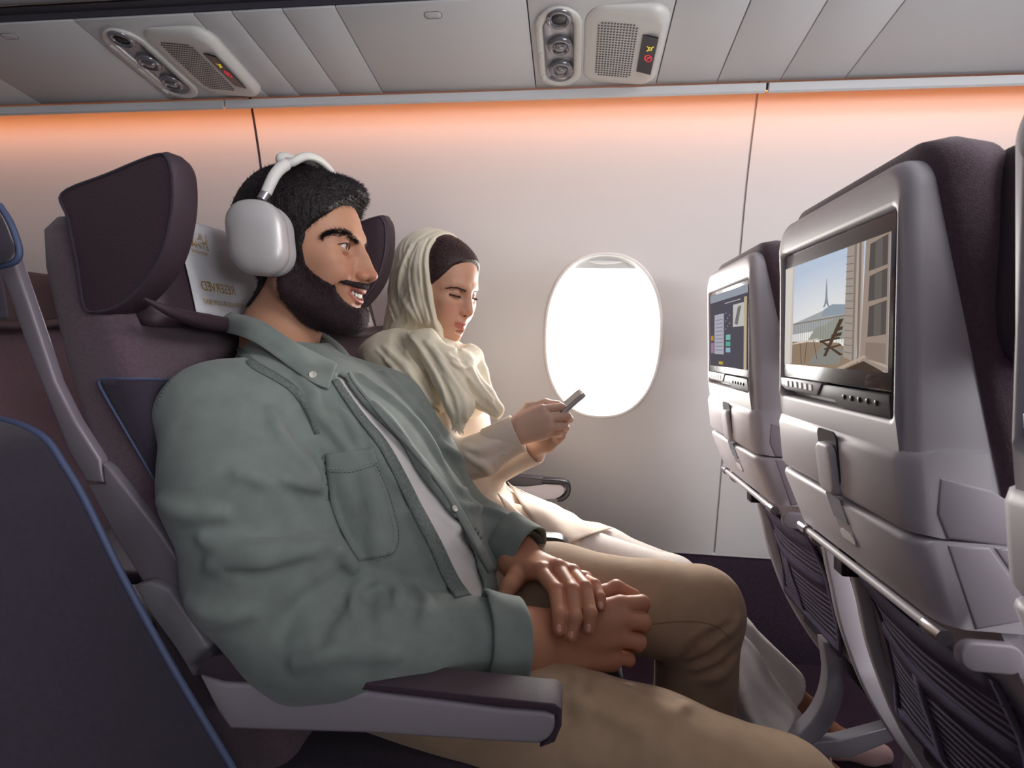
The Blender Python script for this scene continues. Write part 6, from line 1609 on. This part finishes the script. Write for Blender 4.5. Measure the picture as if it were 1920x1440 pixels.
wf([(975, 790, 1.125), (992, 766, 1.135), (1022, 757, 1.142), (1046, 758, 1.150)], [0.018, 0.0125, 0.0098, 0.0078], 0.008)
# second hand, behind and below
wf([(975, 855, 1.222), (1000, 838, 1.205)], [0.025, 0.023])
for m_, p_, t_ in zip([(1032, 815, 1.180), (1036, 824, 1.172), (1034, 833, 1.170), (1028, 840, 1.172)], [(1052, 800, 1.172), (1056, 808, 1.164), (1053, 818, 1.162), (1044, 826, 1.164)], [(1046, 790, 1.152), (1050, 797, 1.146), (1047, 806, 1.144), (1038, 815, 1.146)]):
    wh.cone(P(1003, 836, 1.200), P(*m_), 0.018, 0.0105, 0.012); wf([m_, p_, t_], [0.0095, 0.0088, 0.0072], 0.0025)
wf([(1005, 828, 1.195), (1022, 806, 1.182), (1040, 785, 1.172)], [0.014, 0.0105, 0.008], 0.006)
wl = Field((0.38, 1.14, -0.005), (0.92, 1.50, 0.32), 0.0042)
AN, AF = HN + np.array((0.055, 0, -0.045)), HFa + np.array((0.075, -0.01, -0.09))
AN[2] = 0.10; AF[2] = 0.10
for k_, h_, a_ in ((KN, HN, AN), (KF, HFa, AF)):
    wl.chain([h_ + (k_ - h_) * 0.25, h_, a_], [0.046, 0.042, 0.034], 0.02); wl.chain([a_ + np.array((-0.03, 0, -0.055)), a_ + np.array((0.03, 0, -0.045)), a_ + np.array((0.12, -0.005, -0.07)), a_ + np.array((0.165, -0.008, -0.075))], [0.030, 0.034, 0.026, 0.018], 0.03); wl.cone(a_, a_ + np.array((0.02, 0, -0.045)), 0.034, 0.034, 0.02)
wl.plane((0, 0, 0.008), (0, 0, -1), 0.004)
wc = Field((-0.50, 1.06, 0.02), (0.62, 1.52, 1.06), 0.010)
wc.ell((-0.27, 1.31, 0.58), (0.13, 0.15, 0.09)); wc.ell((-0.31, 1.30, 0.75), (0.10, 0.12, 0.15), 0.05); wc.ell((-0.38, 1.28, 0.93), (0.08, 0.13, 0.08), 0.05); wc.cone((-0.38, 1.27, 0.96), P(815, 610, 1.22), 0.05, 0.045, 0.03)
wc.chain([WS, WE, WC], [0.035, 0.034, 0.026], 0.02); wc.chain([WS2, WE2, WC2], [0.035, 0.034, 0.026], 0.02); wc.chain([(-0.26, 1.23, 0.555), KN, HN], [0.07, 0.05, 0.04], 0.02); wc.chain([(-0.26, 1.38, 0.555), KF, HFa], [0.07, 0.05, 0.04], 0.02)
knw = [P(*q) for q in wp_ + wt_]
toneh = lambda V: np.repeat(np.array(lin('#dbb39c'))[None], len(V), 0)
tonef = lambda V: np.repeat(np.array(lin('#9a6a52'))[None], len(V), 0)
body_mesh('body', [(WF, skin_tones('#d3a086', False)), (wh, hand_tone('#dcb8a4', '#dc9f88', knw, 0.012)), (wl, tonef), (wc, toneh)], M_skinw, woman)
# flat strapped shoes
M_flat = mat('blush leather', '#c3a3a2', 0.45); M_sole = mat('dark sole', '#3b3036', 0.7)
for a_ in (AN, AF):
    f = Field(a_ + np.array((-0.10, -0.06, -0.12)), a_ + np.array((0.25, 0.06, 0.06)), 0.0036)
    f.chain([a_ + np.array((-0.035, 0, -0.062)), a_ + np.array((0.05, 0, -0.066)), a_ + np.array((0.135, -0.006, -0.074)), a_ + np.array((0.175, -0.009, -0.078))], [0.036, 0.036, 0.033, 0.022], 0.02)
    f.cone(a_ + np.array((0.03, 0, 0.0)), a_ + np.array((0.09, -0.003, -0.035)), 0.034, 0.028, 0.012, 'sub'); f.plane((0, 0, 0.004), (0, 0, -1))
    sh = field_obj('shoe', f, M_flat, woman, 1)
    an = np.linspace(0, 2 * math.pi, 25)
    for dz, r_ in ((0.004, 0.0375), (-0.004, 0.0378)):
        tube('ankle_strap', [a_ + np.array((0.004 + r_ * math.cos(t), r_ * math.sin(t), dz + 0.006 * math.cos(t))) for t in an], 0.0035, M_flat, sh, 6)
    box('buckle', tuple(a_ + np.array((0.012, -0.045, -0.008))), tuple(a_ + np.array((0.028, -0.038, 0.012))), M_chrome, sh, 0.002)
rebase(woman); tag(woman, 'woman in a cream headscarf and beige tunic looking down at a phone', 'person')
# phone between her hands
ph = empty('phone', P(1060, 768, 1.14))
c_ = np.array(P(1052, 770, 1.147)); e_ = P(1094, 734, 1.150) - c_; e_ /= np.linalg.norm(e_); yv = np.array((0.10, 1.0, 0.25)); yv -= e_ * (yv @ e_); yv /= np.linalg.norm(yv); nn = np.cross(e_, yv)
R_ph = np.stack([e_, yv, nn], 1)
def slab(name, c, l, w_, t, m, par, r=0.008):
    rings = [[c + R_ph @ np.array((a, b, d)) for a, b in rr(0, 0, l - i, w_ - i, r, 5)] for d, i in ((-t / 2, 0.0016), (-t / 2 + 0.001, 0), (t / 2 - 0.001, 0), (t / 2, 0.0016))]
    return loft(name, rings, m, par, angle=40)
cc = c_ + e_ * -0.012
slab('phone_case', cc, 0.148, 0.072, 0.0088, M_phone, ph)
slab('phone_screen', cc + nn * 0.0045, 0.138, 0.064, 0.0006, mat('phone glass', '#15151a', 0.1, coat=0.5), ph, 0.005)
slab('camera_bump', cc - nn * 0.0055 + e_ * 0.052, 0.030, 0.030, 0.003, M_phone, ph, 0.006)
rebase(ph); tag(ph, 'slim grey phone held in both hands by the woman in the headscarf', 'phone')
# ------------------------------------------------------------------ headphones worn by the man
M_hp = mat('satin silver cup', '#cfcaca', 0.38, 0.25); M_hpc = mat('mesh cushion', '#b9b4b6', 0.9, bump=(1400, 0.5)); M_hpb = mat('white band', '#e2dedb', 0.5); M_can = mat('band canopy', '#cfcac8', 0.9, bump=(1500, 0.6))
hp = empty('headphones', wpt(HM, (-4, 0, 0)))
def hpL(x, y, z): return wpt(HM, (x, y, z))
for s in (1, -1):
    def rg(w_, h_, y, cx=-6, cz=5, lean=0.0):
        r = min(w_, h_) * 0.44; return [hpL(cx + a - 0.10 * b + lean * b, s * y, cz + b) for a, b in rr(0, 0, w_, h_, r, 8)]
    c_ = loft('ear_cup', [rg(76, 96, 101.5), rg(81, 101, 104), rg(83, 103, 109), rg(82, 102, 115), rg(78, 98, 120.5), rg(68, 88, 125), rg(52, 72, 128), rg(30, 48, 129.5), rg(8, 20, 130)], M_hp, hp, (True, True), angle=60)
    loft('ear_cushion', [rg(60, 80, 79, -4), rg(72, 92, 80, -4), rg(79, 99, 85, -5), rg(80, 100, 92, -5), rg(78, 98, 98, -6), rg(72, 92, 100, -6)], M_hpc, hp, (True, True), angle=70)
    # collar, telescoping stem, band arm
    st0, st1, st2 = (1, s * 112, 56), (5, s * 108, 66), (8, s * 103, 78)
    tube('stem_collar', [hpL(*st0), hpL(*st1)], 0.0072, M_chrome, hp, 14)
    arm = smoothline([hpL(*q) for q in ((5, s * 108, 66), (9, s * 104, 80), (12, s * 97, 94), (15, s * 87, 106), (17, s * 77, 114))], 6)
    tube('band_arm', arm, np.linspace(0.0075, 0.0088, len(arm)), M_hpb, hp, 14)
# forked frame over the crown and the knitted canopy between the rails
fr_, bk_ = [], []
for t in np.linspace(-1, 1, 33):
    a = t * math.radians(84); y = 74 * math.sin(a) / math.sin(math.radians(84)); z = 113 + 30 * math.cos(a); sp = 20 * math.sqrt(max(0.0, 1 - abs(t) ** 3.2))
    x = 17 + 1 * math.cos(a); fr_.append(hpL(x + sp, y, z)); bk_.append(hpL(x - sp * 0.9, y, z))
tube('band_frame', fr_, 0.0062, M_hpb, hp, 12); tube('band_frame', bk_, 0.0062, M_hpb, hp, 12)
V = []; F = []; K = 6
for i in range(33):
    for k in range(K + 1):
        q = fr_[i] * (1 - k / K) + bk_[i] * (k / K); dn = HM[:3, 2] / np.linalg.norm(HM[:3, 2]); V.append(q - dn * 0.005 * math.sin(math.pi * k / K) * min(1, 4 * min(i, 32 - i) / 32))
for i in range(32):
    for k in range(K): q = i * (K + 1) + k; F.append((q, q + 1, q + K + 2, q + K + 1))
o = mesh_obj('band_canopy', V, F, M_can, hp); s_ = o.modifiers.new('t', 'SOLIDIFY'); s_.thickness = 0.002; s_.offset = 0
rebase(hp); tag(hp, 'white over-ear headphones with silver cups worn by the bearded man', 'headphones')
